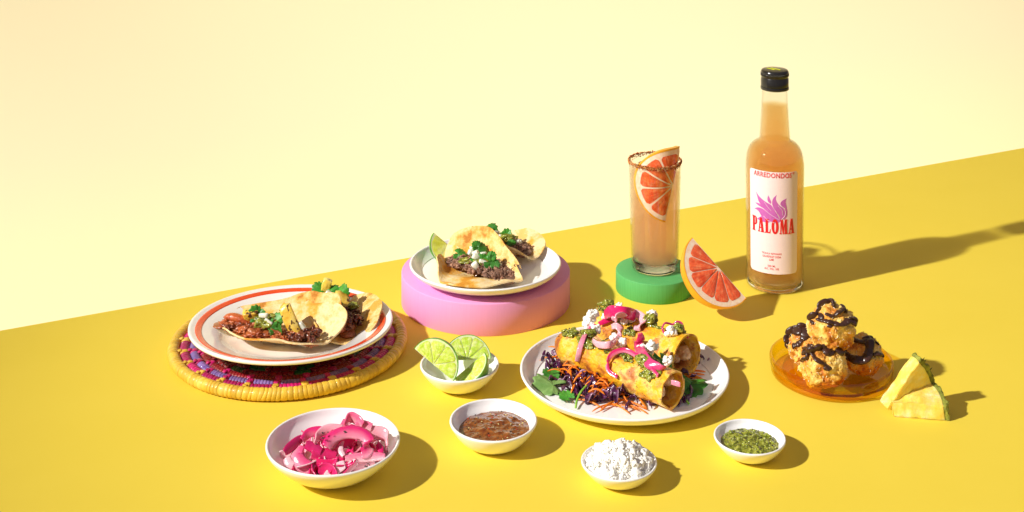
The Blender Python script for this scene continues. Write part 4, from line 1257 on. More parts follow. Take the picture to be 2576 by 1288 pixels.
t4 = thing("taco", "half hidden rear taco above the pink block, green salsa on its beef", "taco", P(1290, 640, zB), group="tacos on the plates")
f4 = TacoFrame(P(1192, 606, zb), P(1346, 660, zb), .0520, 52, 24, w=.55, seed=12, rough=.0018, back=(.42, 1, 0), sag=.10)
f4.build(t4)
meat_chunks(t4, f4, -.038, .034, .008, .0165, .017, 110, 61, M['beef'], "shredded_beef", chunk=(.006, .0030, .0027), colsel=bc_, strand=(300, .0070, .00055), t0=.003)
dollop(t4, "green_salsa", f4.L(.006, -.002, 0.0185), (.0115, .0075, .0050), M['salsa_verde'], 27, n_extra=10)
for k, (u, t, h, dm, d) in enumerate([(-.0120, -.004, 0.0215, (.0030, .0026, .0062), (.2, .2, 1)), (-.0020, -.006, 0.0195, (.0030, .0026, .0030), (1, .2, .3)), (.0180, .008, 0.0140, (.0050, .0030, .0030), (1, .2, .1)), (-.0165, -.006, 0.0235, (.0012, .0022, .0050), (.2, .2, 1))]):
    dice(t4, f4.L(u, t, h), dm, d, 50 + k)
leaf(t4, f4.L(-.0250, -.002, 0.0215), np.array((.9, .1, .3)), (0, -.7, .7), .0120, 91, lobes=3, curl=-.5)
leaf(t4, f4.L(-.0180, -.004, 0.0195), np.array((.8, .0, -.6)), (.1, -.8, .6), .0120, 92, lobes=3, curl=-.6)
leaf(t4, f4.L(.0010, .002, 0.0190), np.array((.45, .2, .85)), (-.2, -.9, .3), .0105, 93, lobes=5, curl=.25)
leaf(t4, f4.L(.0200, -.006, 0.0125), np.array((-.2, .1, .8)), (.1, -.8, .6), .0090, 94, lobes=3, curl=.35)
leaf(t4, f4.L(.0215, -.008, 0.0105), np.array((.8, .0, -.2)), (.1, -.8, .6), .0075, 95, lobes=5, curl=.35)

# lime wedge standing on the white plate
C0 = P(1150, 640, zB + .010)
citrus_wedge("lime_wedge", "lime wedge standing at the left of the white plate on the pink block", "lime", P(1126, 614, zB + .020), unit((.62, .10, -.55)), (-.6, 0, -.65), unit((.10, -.80, .50)), .0235, 62, 1, M['lime_rind'], M['lime_pith'], M['lime_cut'], rind_t=.0008, pith=.06, r_in=.02)
# ------------------------------------------------------------------ bowls
bl, cl, zin_l = bowl(1156, 1.477, .0432, .020, .0245, "white bowl filled with lime wedges, near the pink block", "bowl", "bowl", "small white bowls on the yellow table")
bo_, co_, zin_o = bowl(838, 1.303, .0644, .029, .0300, "largest white bowl, holding pink pickled onions", "bowl", "bowl", "small white bowls on the yellow table")
bs_, cs_, zin_s = bowl(1241, 1.357, .0440, .0235, .0230, "white bowl of red-brown salsa", "bowl", "bowl", "small white bowls on the yellow table")
bch, cch, zin_c = bowl(1557, 1.288, .0362, .0175, .0185, "small white bowl heaped with crumbled white cheese", "bowl", "bowl", "small white bowls on the yellow table", tw=.0024)
bg_, cg_, zin_g = bowl(1886, 1.333, .0352, .0170, .0185, "small white bowl of green salsa", "bowl", "bowl", "small white bowls on the yellow table", tw=.0024)

# limes
LR = .0262
lw = [("lime wedge leaning over the left rim of the white bowl", (1104, 911), 1.462, (.58, .30, -.66), (.08, -.86, .50), 40, 'L'),]
def lime(label, px, py, Y, e1, n, alpha, R=LR, up=True, nseg=5, squash=1.0, dn=None, second=True):
    C = PY(px, py, Y)
    e1 = unit(e1); n = unit(n); n = unit(n - e1 * np.dot(n, e1)); d = np.cross(n, e1)
    d = d if d[2] > 0 else -d
    if dn is not None and np.dot(d, dn) < 0: d = -d
    return citrus_wedge("lime_wedge", label, "lime", C, e1, d, n, R, alpha, nseg, M['lime_rind'], M['lime_pith'], M['lime_pulp'], rind_t=.0008, pith=.055, r_in=.06, squash=squash, group="lime wedges in the white bowl", second=second)
lime("round-cut lime piece leaning over the left rim of the white bowl", 1091, 918, 1.452, (.80, -.30, -.52), (-.62, -.62, .48), 52, R=.0270, nseg=4)
lime("lime piece at the back of the bowl, its round cut face upright", 1176, 905, 1.485, (.98, .10, .0), (-.10, -.80, .58), 50, R=.0262, nseg=5)
lime("lime wedge lying in front in the bowl with its green skin to the right", 1180, 921, 1.462, (.78, .20, .58), (-.60, -.42, .68), 66, R=.0218, nseg=2, dn=(.6, -.3, -.6))

# pickled onions
def heapz(x, y, R, h, zin):
    r = math.hypot(x, y)
    return max(zin(r), zin(0) + h * max(0, 1 - (r / R) ** 2))
mag, dp, pk, pl = (.62, .012, .13), (.42, .008, .10), (.84, .20, .33), (.90, .50, .55)
mag, dp, pk, pl = (.74, .02, .18), (.48, .008, .11), (.90, .26, .38), (.95, .58, .62)
def z5(x, y): return ((720 + x / 4.294) * .8944, (1120 + y / 4.294) * .8944)
def hero(pts, w, label, deep, pale, seed, mode='edge', side=(0, .3, 1), taper=.35, dz=0.0, th=.0012, arch=0.0):
    out = []
    for i, (x, y) in enumerate(pts):
        px, py = z5(x, y)
        z = .0150 + (1190 - py) * .00021 + dz + arch * math.sin(math.pi * i / (len(pts) - 1))
        out.append(P(px, py, z))
    pts3 = spline(out, 41); c = pts3.mean(0); D_, P_ = np.array(deep), np.array(pale); T = np.gradient(pts3, axis=0); sd = np.asarray(side, float)
    def fn(u, v):
        i = min(int(round(u * 40)), 40); d = unit(T[i]); s = unit(sd - d * np.dot(sd, d)); q = (v - .5) * 2; nn = np.cross(d, s)
        return pts3[i] + s * q * w / 2 * (1 - taper * abs(2 * u - 1) ** 3) - nn * .14 * w * q * q
    def cf(u, v):
        k = {'edge': min(1, v * 1.4) ** 1.3, 'deep': .88, 'pale': .12, 'mid': .5}[mode]
        k = min(max(k + .16 * noise.noise(Vector((u * 7, v * 5, seed))), 0), 1)
        return D_ * k + P_ * (1 - k)
    V, F_, C = sheet(fn, 40, 8, th, cfn=cf)
    return tag(mesh_obj("pickled_onion_strip", V, F_, M['pickled'], None, cols=C, loc=c), label, "pickled onion")
hero([(850, 590), (930, 470), (1100, 405), (1270, 430), (1360, 520), (1340, 640), (1270, 665)], .0115, "broad pink onion strip arching over the right of the heap", mag, (.88, .34, .44), 3, side=(0, .75, .6), dz=.006, taper=.25)
hero([(540, 580), (490, 680), (545, 790), (700, 870)], .0125, "glossy pink onion strip curving down to the front left of the heap", (.78, .08, .24), (.88, .36, .46), 5, side=(.75, .3, .5), dz=.002, taper=.3)
hero([(715, 800), (880, 822), (1065, 790)], .0105, "deep magenta onion strip lying across the front of the heap", (.80, .01, .14), (.84, .05, .22), 7, mode='deep', side=(0, .2, 1), dz=.002, taper=.1)
hero([(345, 655), (440, 570), (560, 475)], .0085, "dark magenta onion piece sticking up at the left of the heap", dp, mag, 9, mode='deep', side=(-.3, .2, 1), dz=.003, taper=.5)
hero([(600, 560), (690, 595), (790, 650)], .0080, "dark magenta onion strip behind the glossy pink one at the left", dp, mag, 10, mode='edge', side=(.2, .4, .8), dz=.004)
hero([(1080, 730), (1300, 712), (1560, 700)], .0072, "pale pink onion strip pointing right at the front of the heap", (.86, .20, .34), (.92, .60, .62), 11, side=(0, .5, .8), dz=.005, taper=.6)
hero([(710, 560), (760, 450), (870, 375), (1050, 365)], .0080, "pale onion strip with dark herb flecks on the back of the heap", pk, pl, 13, mode='mid', side=(.2, .5, .8), dz=.005)
hero([(1080, 340), (1140, 235), (1230, 270), (1290, 330)], .0095, "pink onion piece standing highest on the heap", (.84, .14, .28), pl, 15, side=(0, .1, 1), dz=.003, taper=.2)
hero([(1290, 420), (1430, 415), (1555, 450), (1575, 600)], .0115, "wide pale onion piece at the right edge of the heap", pk, (.90, .46, .52), 17, mode='pale', side=(0, .3, 1), dz=.000, taper=.3)
hero([(560, 510), (640, 420), (780, 400), (720, 500)], .0075, "small pink onion arc behind the left of the heap", mag, pk, 19, side=(0, .5, .8), dz=.003)
hero([(670, 690), (820, 672), (970, 705)], .0090, "deep magenta onion strip in the middle of the heap, above the front one", (.62, .01, .12), (.80, .06, .22), 21, mode='deep', side=(0, .5, .8), dz=.003)
hero([(1050, 850), (1200, 805), (1330, 815), (1440, 790)], .0110, "pale pink onion piece low at the front right with a herb fleck", pk, pl, 23, mode='pale', side=(0, .4, .9), dz=.001, taper=.3)
hero([(1200, 345), (1300, 325), (1400, 355)], .0075, "pink onion piece just right of the highest one", (.84, .18, .32), pl, 25, side=(0, .4, .9), dz=.002, taper=.2)
hero([(1470, 555), (1500, 610), (1505, 680)], .0055, "small magenta onion piece at the right edge under the wide pale one", (.72, .01, .15), mag, 27, mode='deep', side=(1, 0, .2), dz=.003)
hero([(1030, 590), (1025, 640), (1060, 700)], .0040, "thin pale onion sliver inside the big arch", pk, pl, 29, mode='pale', side=(1, 0, .2), dz=.004)
hero([(800, 890), (930, 880), (1090, 885)], .0065, "pink onion strip touching the front wall of the bowl", (.80, .08, .24), pk, 31, mode='mid', side=(0, .3, 1), dz=-.001)
hero([(370, 720), (400, 790), (450, 820)], .0075, "pale onion piece at the lower left of the heap", pk, pl, 33, mode='pale', side=(.8, .2, .4), dz=.001)
hero([(780, 520), (850, 480), (930, 400)], .0060, "thin magenta onion strip left of the big arch", (.72, .02, .16), mag, 35, mode='edge', side=(.5, .3, .7), dz=.004)
r_ = random.Random(77)
kinds = [("deep magenta onion strip inside the heap", "deep magenta onion strips in the heap", (.74, .015, .16), (.86, .10, .28), 'deep'), ("medium pink onion strip inside the heap", "medium pink onion strips in the heap", (.86, .14, .30), (.92, .40, .50), 'edge'),
         ("pale pink onion strip inside the heap", "pale pink onion strips in the heap", (.92, .38, .48), (.96, .66, .68), 'pale')]
for i in range(64):
    k = kinds[(i * 7 + i // 3) % 3]
    a = r_.uniform(0, 2 * math.pi); rr_ = .043 * math.sqrt(r_.random())
    x, y = rr_ * math.cos(a) + .004, rr_ * math.sin(a) * .92 - .002
    dome = max(0, 1 - (math.hypot(x - .006, y) / .052) ** 2)
    z = .012 + .019 * dome - r_.uniform(0, .004)
    tl = unit((r_.gauss(0, .35), -.45 + r_.gauss(0, .35), 1))
    rad = r_.uniform(.012, .026); aa = r_.uniform(0, 6.28); span = r_.uniform(.8, 1.6) * .020 / rad
    s0 = basis(tl)[1]
    cc = co_ + np.array((x, y, z)) - (math.cos(aa + span / 2) * s0 + math.sin(aa + span / 2) * np.cross(tl, s0)) * rad
    wd = r_.uniform(.007, .0125)
    ob = onion_band(cc, rad, aa, aa + span, wd, tl, s0, tau=r_.uniform(.6, 1.45), seed=i + 20, deep=k[2], pale=k[3], mode=k[4], top=((('broad ' if wd > .0100 else 'narrow ' if wd < .0083 else '') + ('tightly curved ' if rad < .017 else 'nearly straight ' if rad > .022 else '') + k[0]).replace('inside', ('at the right of' if x > .018 else 'at the left of' if x < -.018 else 'at the front of' if y < -.008 else 'at the back of' if y > .012 else 'in the middle of')), k[1]), taper=r_.uniform(.2, .6), n=22)
    # keep every strip inside the bowl
    me = ob.data; co = np.empty(len(me.vertices) * 3); me.vertices.foreach_get("co", co); co = co.reshape(-1, 3)
    w = co + np.array(ob.location); d = w[:, :2] - co_[:2]; r = np.hypot(d[:, 0], d[:, 1])
    rm = .0535; f = np.where(r > rm, rm / r, 1)[:, None]
    w[:, :2] = co_[:2] + d * f; r = np.minimum(r, rm)
    zz = np.array([zin_o(q) for q in r]) + .0008
    w[:, 2] = np.maximum(w[:, 2], zz)
    me.vertices.foreach_set("co", (w - np.array(ob.location)).ravel()); me.update()
M['onion_bed'] = mat("soft_pickled_onion", (.84, .14, .30), rough=.22, coat=.5, ramp=[(.36, (.70, .03, .16)), (.48, (.86, .14, .30)), (.62, (.92, .42, .50))], scale=110, bump=.6, bscale=260, bdist=.0015)
# herb flecks sticking to single strips
for k, (xx, yy, dz_, nm) in enumerate([(1075, 400, .0125, "broad pink"), (1340, 815, .0075, "low at the front right"), (820, 410, .0095, "with dark herb flecks"), (790, 480, .0090, "with dark herb flecks")]):
    par = [o for o in bpy.data.objects if o.name.startswith("pickled_onion_strip") and nm in o.get("label", "")][0]
    px, py = z5(xx, yy); c = P(px, py, .0150 + (1190 - py) * .00021 + dz_)
    r2 = random.Random(k); mb = MB()
    for i in range(6 if k < 2 else 4):
        mb.add(*blob(c + np.array((r2.gauss(0, .0016), r2.gauss(0, .0008), r2.gauss(0, .0007))), (.0008, .0006, .0005), 2, .5, 700, i))
    mesh_obj("herb_fleck", np.vstack(mb.V), mb.F, M['char'], par)
# pool of juice-pink onion under the strips keeps the heap closed
def mound(name, c, zin, Rm, h, m, label, cat, seed, amp=.3, freq=60, nr=50, na=150, parent=None, ecc=(0, 0), rimdrop=.0, octv=4, edge=.0):
    """food filling a bowl as one surface"""
    t = thing(name, label, cat, c) if parent is None else parent
    V = [(0, 0, 0)]; F_ = []
    def hz(x, y):
        r = math.hypot(x, y) / Rm
        n_ = nz((x, y, 0), freq, seed, octv)
        dome = max(0, 1 - (math.hypot(x - ecc[0], y - ecc[1]) / (Rm * 1.02)) ** 2) ** .8
        wave = amp * n_ * (1 - r ** 6)
        return rimdrop + h * dome * (.75 + .25 * wave) + h * wave * .5
    V[0] = (0, 0, hz(0, 0))
    for i in range(1, nr + 1):
        for j in range(na):
            a = 2 * math.pi * j / na
            r = Rm * i / nr * (1 + edge * noise.noise(Vector((math.cos(a) * 2.2, math.sin(a) * 2.2, seed))) * (i / nr) ** 2)
            x, y = r * math.cos(a), r * math.sin(a)
            z = hz(x, y)
            if i == nr: z = zin(r) - .0004
            V.append((x, y, max(z, zin(r) - .0004)))
    for j in range(na):
        F_.append([0, 1 + j, 1 + (j + 1) % na])
    for i in range(nr - 1):
        for j in range(na):
            F_.append([1 + i * na + j, 1 + (i + 1) * na + j, 1 + (i + 1) * na + (j + 1) % na, 1 + i * na + (j + 1) % na])
    o = mesh_obj("surface" if parent is None else name, V, F_, m, t, local=True)
    return t, hz
mound("chopped_onion", co_, zin_o, .0500, .0120, M['onion_bed'], "finely tangled pink onion lying under the separate strips in the largest bowl", "pickled onion", 23, amp=.9, freq=110, ecc=(.006, 0), rimdrop=.0090, edge=.08)
# red-brown salsa
zs0 = .0138
Rsal = .0385
ts, hzs = mound("red_salsa", cs_, zin_s, Rsal, .0052, M['salsa_roja'], "red-brown roasted salsa with dark flecks and seeds, filling its white bowl", "salsa", 4, amp=.55, freq=75, ecc=(.006, -.002), rimdrop=zs0, edge=.02)
def specks(parent, c, hz, Rm, cnt, smin, smax, m, name, seed, flat=.5):
    r_ = random.Random(seed); mb = MB()
    for i in range(cnt):
        a = r_.uniform(0, 6.283); r = Rm * math.sqrt(r_.random()) * .95
        x, y = r * math.cos(a), r * math.sin(a); s = r_.uniform(smin, smax)
        mb.add(*blob(c + np.array((x, y, hz(x, y) + s * .12)), (s, s * r_.uniform(.5, .9), s * flat), 2 if s > .0008 else 1, .35, 600, i, ax=basis((math.cos(i), math.sin(i), .1))))
    tag(mesh_obj(name, np.vstack(mb.V), mb.F, m, parent), kind="stuff")
specks(ts, cs_, hzs, Rsal, 26, .0005, .0011, M['seed'], "tomato_seeds", 1)
specks(ts, cs_, hzs, Rsal, 110, .0003, .0009, M['char'], "charred_flecks", 2)
M['redbit'] = mat("red_pepper_bit", (.5, .03, .01), rough=.2, coat=.5, ramp=[(.3, (.30, .02, .006)), (.7, (.42, .06, .015))], scale=300)
specks(ts, cs_, hzs, Rsal, 16, .0008, .0018, M['redbit'], "red_pepper_bits", 3, flat=.35)
# green salsa
tg, hzg = mound("green_salsa", cg_, zin_g, .0308, .0050, M['salsa_verde'], "green salsa with pale seeds and charred flecks, filling its small bowl", "salsa", 8, amp=.75, freq=120, rimdrop=.0112, edge=.04)
specks(tg, cg_, hzg, .0290, 34, .0005, .0013, M['green_seed'], "salsa_seeds", 4)
specks(tg, cg_, hzg, .0290, 60, .0003, .0011, M['char'], "charred_flecks", 5)
M['tomatillo'] = mat("tomatillo_pulp", (.3, .34, .03), rough=.12, coat=.6, ramp=[(.3, (.20, .24, .015)), (.7, (.42, .46, .07))], scale=250, sss=.3, sscale=.002)
specks(tg, cg_, hzg, .0270, 60, .0008, .0020, M['tomatillo'], "tomatillo_bits", 6, flat=.5)
# cheese
tch = thing("crumbled_cheese", "heap of crumbled white cheese filling its small bowl", "cheese", cch)
mound("cheese_bed", cch, zin_c, .0325, .0150, M['cheese'], "", "", 17, amp=.75, freq=150, parent=tch, rimdrop=.0130, nr=60, na=170)
r_ = random.Random(12); mb = MB()
for i in range(330):
    a = r_.uniform(0, 6.283); q = r_.random(); rr_ = .0285 * math.sqrt(q)
    x, y = rr_ * math.cos(a), rr_ * math.sin(a)
    top_ = .0135 + .0165 * max(0, 1 - (math.hypot(x - .001, y - .002) / .034) ** 2) + .005 * noise.noise(Vector((x * 85, y * 85, 3.3)))
    z = top_ * r_.uniform(.72, 1.04)
    s = r_.choice((.0018, .0024, .003, .0038, .0046))
    z = max(z, zin_c(min(rr_ + s * 1.15, .0338)) + s * .7)
    mb.add(*blob(cch + np.array((x, y, z)), (s * r_.uniform(.8, 1.25), s, s * r_.uniform(.7, 1.2)), 3, .5, 300, i * 1.3, 3, ax=basis((r_.gauss(0, 1), r_.gauss(0, 1), r_.gauss(0, 1)))))
for i in range(420):
    a = r_.uniform(0, 6.283); rr_ = .0315 * math.sqrt(r_.random()); x, y = rr_ * math.cos(a), rr_ * math.sin(a)
    z = .0145 + .0185 * max(0, 1 - (rr_ / .034) ** 2) + .006 * noise.noise(Vector((x * 85, y * 85, 3.3)))
    z = max(z, zin_c(min(rr_, .033)) + .001)
    s = r_.uniform(.0005, .0014)
    if rr_ > .030: z = max(z, .0175)
    mb.add(*blob(cch + np.array((x, y, z)), s, 1, .4, 600, i))
tag(mesh_obj("cheese_crumbs", np.vstack(mb.V), mb.F, M['cheese'], tch), kind="stuff")

# ------------------------------------------------------------------ amber dish with coconut macaroons
Ya = 1.503
ca_ = np.array(((2091 - 1288) * Ya / F_PX, Ya, 0))
ad = thing("amber_glass_dish", "shallow amber glass dish holding chocolate-striped coconut macaroons", "dish", ca_)
RD = .0675
prof = [(0, .0006), (RD * .80, .0006), (RD * .86, .0002), (RD * .94, .0006), (RD * .972, .0022), (RD * .980, .0050), (RD * .980, .0080), (RD * .962, .0094), (RD * .962, .0102), (RD * .992, .0116), (RD, .0135), (RD, .0182), (RD * .992, .0198), (RD * .975, .0204),
        (RD * .958, .0198), (RD * .950, .0180), (RD * .945, .0100), (RD * .925, .0078), (RD * .88, .0064), (RD * .5, .0058), (0, .0056)]
V, F_ = lathe(prof, 128)
mesh_obj("glass_body", V, F_, M['amber'], ad, local=True, sharp=75)

class Ball:
    def __init__(s, c, r, seed, sq=(1, 1, 1)):
        s.c = np.asarray(c, float); s.r = r; s.seed = seed; s.sq = np.array(sq)
    def rad(s, v):
        v = unit(v)
        n1 = nz(v * .024, 42, s.seed, 3); n2 = nz(v * .024, 150, s.seed + 4, 3)
        lump = abs(noise.noise(Vector((v[0] * 2.3 + s.seed, v[1] * 2.3, v[2] * 2.3)))) 
        n0 = noise.noise(Vector((v[0] * 1.3 + s.seed * 3, v[1] * 1.3, v[2] * 1.3)))
        return s.r * (1 + .10 * n1 + .095 * n2 + .018 * nz(v * .024, 520, s.seed + 9, 2) + .10 * lump + .10 * n0)
    def pt(s, v, off=0.0):
        v = unit(v)
        return s.c + (v * s.sq) * (s.rad(v) + off)
    def build(s, label, drz, blobs, group="macaroons piled in the amber dish"):
        t = thing("coconut_macaroon", label, "macaroon", s.c, group=group)
        V, F_ = ico(6)
        mesh_obj("cake", np.array([s.pt(v) for v in V]), F_, M['macaroon'], t)
        r_ = random.Random(int(s.seed * 10)); mb = MB()
        for i in range(220):
            v = unit([r_.gauss(0, 1) for _ in range(3)])
            p = s.pt(v, .0002)
            d = unit(np.cross(v, [r_.gauss(0, 1) for _ in range(3)]) + v * r_.uniform(-.1, .5))
            l = r_.uniform(.0018, .0046)
            c_ = r_.choice([(1, .92, .72), (.95, .80, .50), (.90, .60, .22), (.95, .72, .36), (.7, .32, .07), (1, .86, .6)])
            mb.add(*tube([p - d * l / 2, p + v * l * .15, p + d * l / 2], np.array([.5, 1, .5]) * r_.uniform(.0004, .0008), 4, flat=.35), c_)
        tag(mb.build("coconut_shreds", M['coconut'], t), kind="stuff")
        for k, (pth, rr_) in enumerate(drz):
            dirs = spline([unit(p) for p in pth], 12 * len(pth))
            rw = np.array([rr_ * 1.65 * (1 + .5 * noise.noise(Vector((i * .11, k * 3.1, s.seed)))) for i in range(len(dirs))])
            rw[0] *= .35; rw[1] *= .75; rw[-1] *= .8
            pts = np.array([s.pt(d, rw[i] * .25) for i, d in enumerate(dirs)])
            pts = np.array([pts[max(0, i - 1):i + 2].mean(0) for i in range(len(pts))])
            V, F_ = tube(pts, rw, 12, flat=.5, up=(0, 0, 1))
            mesh_obj("chocolate_stripe", V, F_, M['chocolate'], t)
        for k, (d, rx) in enumerate(blobs):
            c = s.pt(d, rx[2] * .15)
            nd = unit(d); a_, b_, c2 = basis(nd, (0, 0, 1))
            mesh_obj("chocolate_drop", *blob(c, (rx[2], rx[0], rx[1]), 3, .16, 110, k + s.seed, ax=(nd, b_, c2)), M['chocolate'], t)
        return t
# directions: x right, -y towards the viewer, z up
def D(x, z): 
    """direction on the viewer's side for picture offsets x (right) and z (up), -1..1; the view looks down by about 25 degrees"""
    x_, z_ = x, z
    d = math.sqrt(max(0.0, 1 - min(1, x_ * x_ + z_ * z_)))
    v = np.array((x_, -d, z_)); a = math.radians(24)
    return np.array((v[0], v[1] * math.cos(a) + v[2] * math.sin(a), -v[1] * math.sin(a) + v[2] * math.cos(a)))
yb0 = .0058
Bf = Ball(P(2072, 918, .0290), .0242, 3.1, (1.02, 1, .95))
Bl = Ball(P(2030, 868, .0290), .0215, 5.7, (1, 1, .95))
Brt = Ball(P(2168, 893, .0280), .0222, 8.2, (1.0, 1, .90))
ctop = np.array(((2090 - 1288) * 1.475 / F_PX, 1.475, H - (824 - HOR) * 1.475 / F_PX))
Bt = Ball(ctop, .0238, 1.4, (1, 1, 1.0))
Bt.build("top macaroon of the pile, with swirls of chocolate on its crown", [
    ([D(-.95, .30), D(-.7, .55), D(-.45, .85), D(.05, .96), D(.10, .80)], .0024),
    ([D(-.75, .35), D(-.45, .28), D(-.10, .18), D(.25, .10), D(.60, .25), D(.85, .12)], .0022),
    ([D(-.35, .55), D(-.05, .48), D(.30, .62), D(.48, .70), D(.60, .55)], .0019),
    ([D(.60, .35), D(.85, .30), D(.95, .10)], .0018)],
    [(D(.50, .80), (.0042, .0035, .0022)), (D(-.90, .22), (.0040, .0020, .0015)), (D(-.25, .05), (.0035, .0020, .0010)), (D(-.60, .50), (.0050, .0040, .0016))])
Bf.build("front macaroon of the pile, chocolate running down its left side", [
    ([D(-.85, .75), D(-.60, .60), D(-.45, .25), D(-.15, .05), D(.05, -.20)], .0023),
    ([D(-.80, .45), D(-.50, .55), D(-.20, .70), D(.15, .75)], .0030),
    ([D(-.10, .95), D(.10, .70), D(-.12, .55)], .0028),
    ([D(-.98, .15), D(-.75, .35), D(-.55, .80)], .0020),
    ([D(.2, .9), D(.45, .75), D(.60, .62)], .0040)],
    [(D(.55, .62), (.0062, .0072, .0030)), (D(.15, .62), (.0075, .0060, .0028)), (D(-.55, .75), (.0060, .0045, .0025)), (D(-.02, -.12), (.0050, .0028, .0018)), (D(-.85, .55), (.0045, .0035, .0020))])
Bl.build("left macaroon of the pile, half hidden, its top coated in chocolate", [
    ([D(-.95, .10), D(-.88, .45), D(-.55, .75), D(-.1, .85)], .0030),
    ([D(-.80, .75), D(-.92, .30), D(-.98, -.15)], .0014),
    ([D(-.30, .35), D(-.55, .10), D(-.80, -.05)], .0020)],
    [(D(-.55, .70), (.0105, .0062, .0032)), (D(-.15, .62), (.0080, .0070, .0030)), (D(-.30, .35), (.0050, .0040, .0020))])
Brt.build("right macaroon of the pile, a thick chocolate loop round its middle", [
    ([D(-.80, .70), D(-.90, .20), D(-.60, -.12), D(-.15, -.15), D(.10, .15), D(.25, .65), D(.15, .85)], .0028),
    ([D(-.55, .95), D(-.30, .75), D(.05, .72), D(.45, .85)], .0020),
    ([D(.30, .05), D(.60, .10), D(.85, .02)], .0024), ([D(.3, .8), D(.55, .75), D(.8, .5)], .0016)],
    [(D(-.35, .95), (.0050, .0070, .0028)), (D(-.35, -.14), (.0065, .0035, .0022)), (D(.20, .55), (.0050, .0060, .0020))])

# ------------------------------------------------------------------ pineapple wedges
M['pine_flesh'] = mat("fresh_pineapple", (.88, .68, .12), rough=.32, attr=True, ramp=[(.3, (.86, .62, .06)), (.5, (.90, .72, .16)), (.72, (.93, .84, .42))], scale=75, stretch=(1, 1, 1), bump=.5, bscale=500, sss=.4, sssr=(1, .7, .15), sscale=.005, coat=.3)
def sector(name, label, apex, d1, d2, Rr, th, n_, seed, rind_w=.10):
    """wedge of a pineapple ring: apex, edges d1..d2 (unit), radius, thickness along n_"""
    t = thing(name, label, "pineapple", apex)
    apex = np.asarray(apex, float); d1, d2 = unit(d1), unit(d2); n_ = unit(n_)
    ang = math.acos(np.clip(np.dot(d1, d2), -1, 1))
    def sl(q):
        return (math.sin((1 - q) * ang) * d1 + math.sin(q * ang) * d2) / math.sin(ang)
    def grid(r0, r1, nr, na, t0, t1, bump_out=0.0, m=None, nm="flesh", colr=None):
        V, F_, C = [], [], []
        nt = 6
        # closed box in (r, q, h) built from six grids
        def pt(r, q, h):
            rr_ = r0 + (r1 - r0) * r
            p = apex + sl(q) * rr_ + n_ * (t0 + (t1 - t0) * h)
            k = .0009
            v = np.array(p)
            nn = noise.noise_vector(Vector(v * 160 + np.array((seed, 0, 0))))
            p = p + np.array(nn) * k * .9
            p = p + np.array(noise.noise_vector(Vector(v * 45 + np.array((seed, 3, 0))))) * .0016
            if bump_out and r > .99:
                p = p + sl(q) * bump_out * (nz(v, 260, seed, 3) + .6 * abs(math.sin(q * ang * 9)) * abs(math.sin(h * 5 + 1)))
            return p
        def face(f, a, b):
            base = len(V)
            for i in range(a + 1):
                for j in range(b + 1):
                    V.append(f(i / a, j / b))
            for i in range(a):
                for j in range(b):
                    F_.append([base + i * (b + 1) + j, base + i * (b + 1) + j + 1, base + (i + 1) * (b + 1) + j + 1, base + (i + 1) * (b + 1) + j])
        face(lambda a, b: pt(a, b, 0), nr, na); face(lambda a, b: pt(b, a, 1), na, nr)
        face(lambda a, b: pt(b, 0, a), nt, nr); face(lambda a, b: pt(a, 1, b), nr, nt)
        face(lambda a, b: pt(0, a, b), na, nt); face(lambda a, b: pt(1, b, a), nt, na)
        import bmesh
        bm = bmesh.new(); vs = [bm.verts.new(v) for v in V]
        for f in F_: bm.faces.new([vs[i] for i in f])
        bmesh.ops.remove_doubles(bm, verts=bm.verts, dist=.00004)
        bmesh.ops.recalc_face_normals(bm, faces=bm.faces)
        bmesh.ops.bevel(bm, geom=[e for e in bm.edges if len(e.link_faces) == 2 and e.calc_face_angle(0) > 1.0], offset=.0007, segments=2, affect='EDGES')
        bm.verts.ensure_lookup_table()
        V2 = [v.co[:] for v in bm.verts]; F2 = [[v.index for v in f.verts] for f in bm.faces]
        bm.free()
        C2 = []
        for v in V2:
            d_ = np.array(v) - apex; r_h = np.linalg.norm(d_) / Rr
            aa = math.acos(max(-1, min(1, float(np.dot(unit(d_), d1)))))
            k = noise.noise(Vector((aa * 34, r_h * 2.2, seed))) * .5 + noise.noise(Vector((aa * 80, r_h * 6, seed + 5))) * .35
            C2.append((1.02, 1.0 + .10 * k, 1.0 + .7 * k))
        return mesh_obj(nm, V2, F2, m, t, sharp=50, cols=C2)
    grid(Rr * .10, Rr * (1 - rind_w * .6), 30, 64, 0, th, 0, M['pine_flesh'], "flesh")
    grid(Rr * (1 - rind_w * .62), Rr, 3, 40, -.0002, th + .0002, .0022, M['pine_rind'], "rind")
    r_ = random.Random(seed)
    for k in range(3):
        q = r_.uniform(.1, .9)
        p = apex + sl(q) * Rr * 1.0 + n_ * th * r_.uniform(.2, .9)
        d = unit(sl(q) + (d2 - d1) * .5 + n_ * .2)
        mesh_obj("rind_spike", *tube([p, p + d * .002, p + d * .0042 + np.array((0, 0, .0006))], [.0013, .0008, .0002], 6, flat=.5), M['pine_rind'], t)
    return t
# standing wedge
ap = P(2226, 1040, .0045)
tip = PY(2308, 903, 1.375); rr_low = PY(2372, 1000, 1.405)
sector("pineapple_wedge", "upright pineapple wedge with a pale cut edge, right of the amber dish", P(2222, 1040, .003), unit((.60, .12, .76)), unit((.88, .30, .32)), .0680, .0150, unit((-.25, .93, .05)), 3)
sector("pineapple_wedge", "smaller pineapple wedge lying flat in front of the upright one", P(2232, 1046, .0006), unit((.92, .36, .18)), unit((.96, -.16, .0)), .0620, .0150, unit((-.10, .10, .98)), 6)
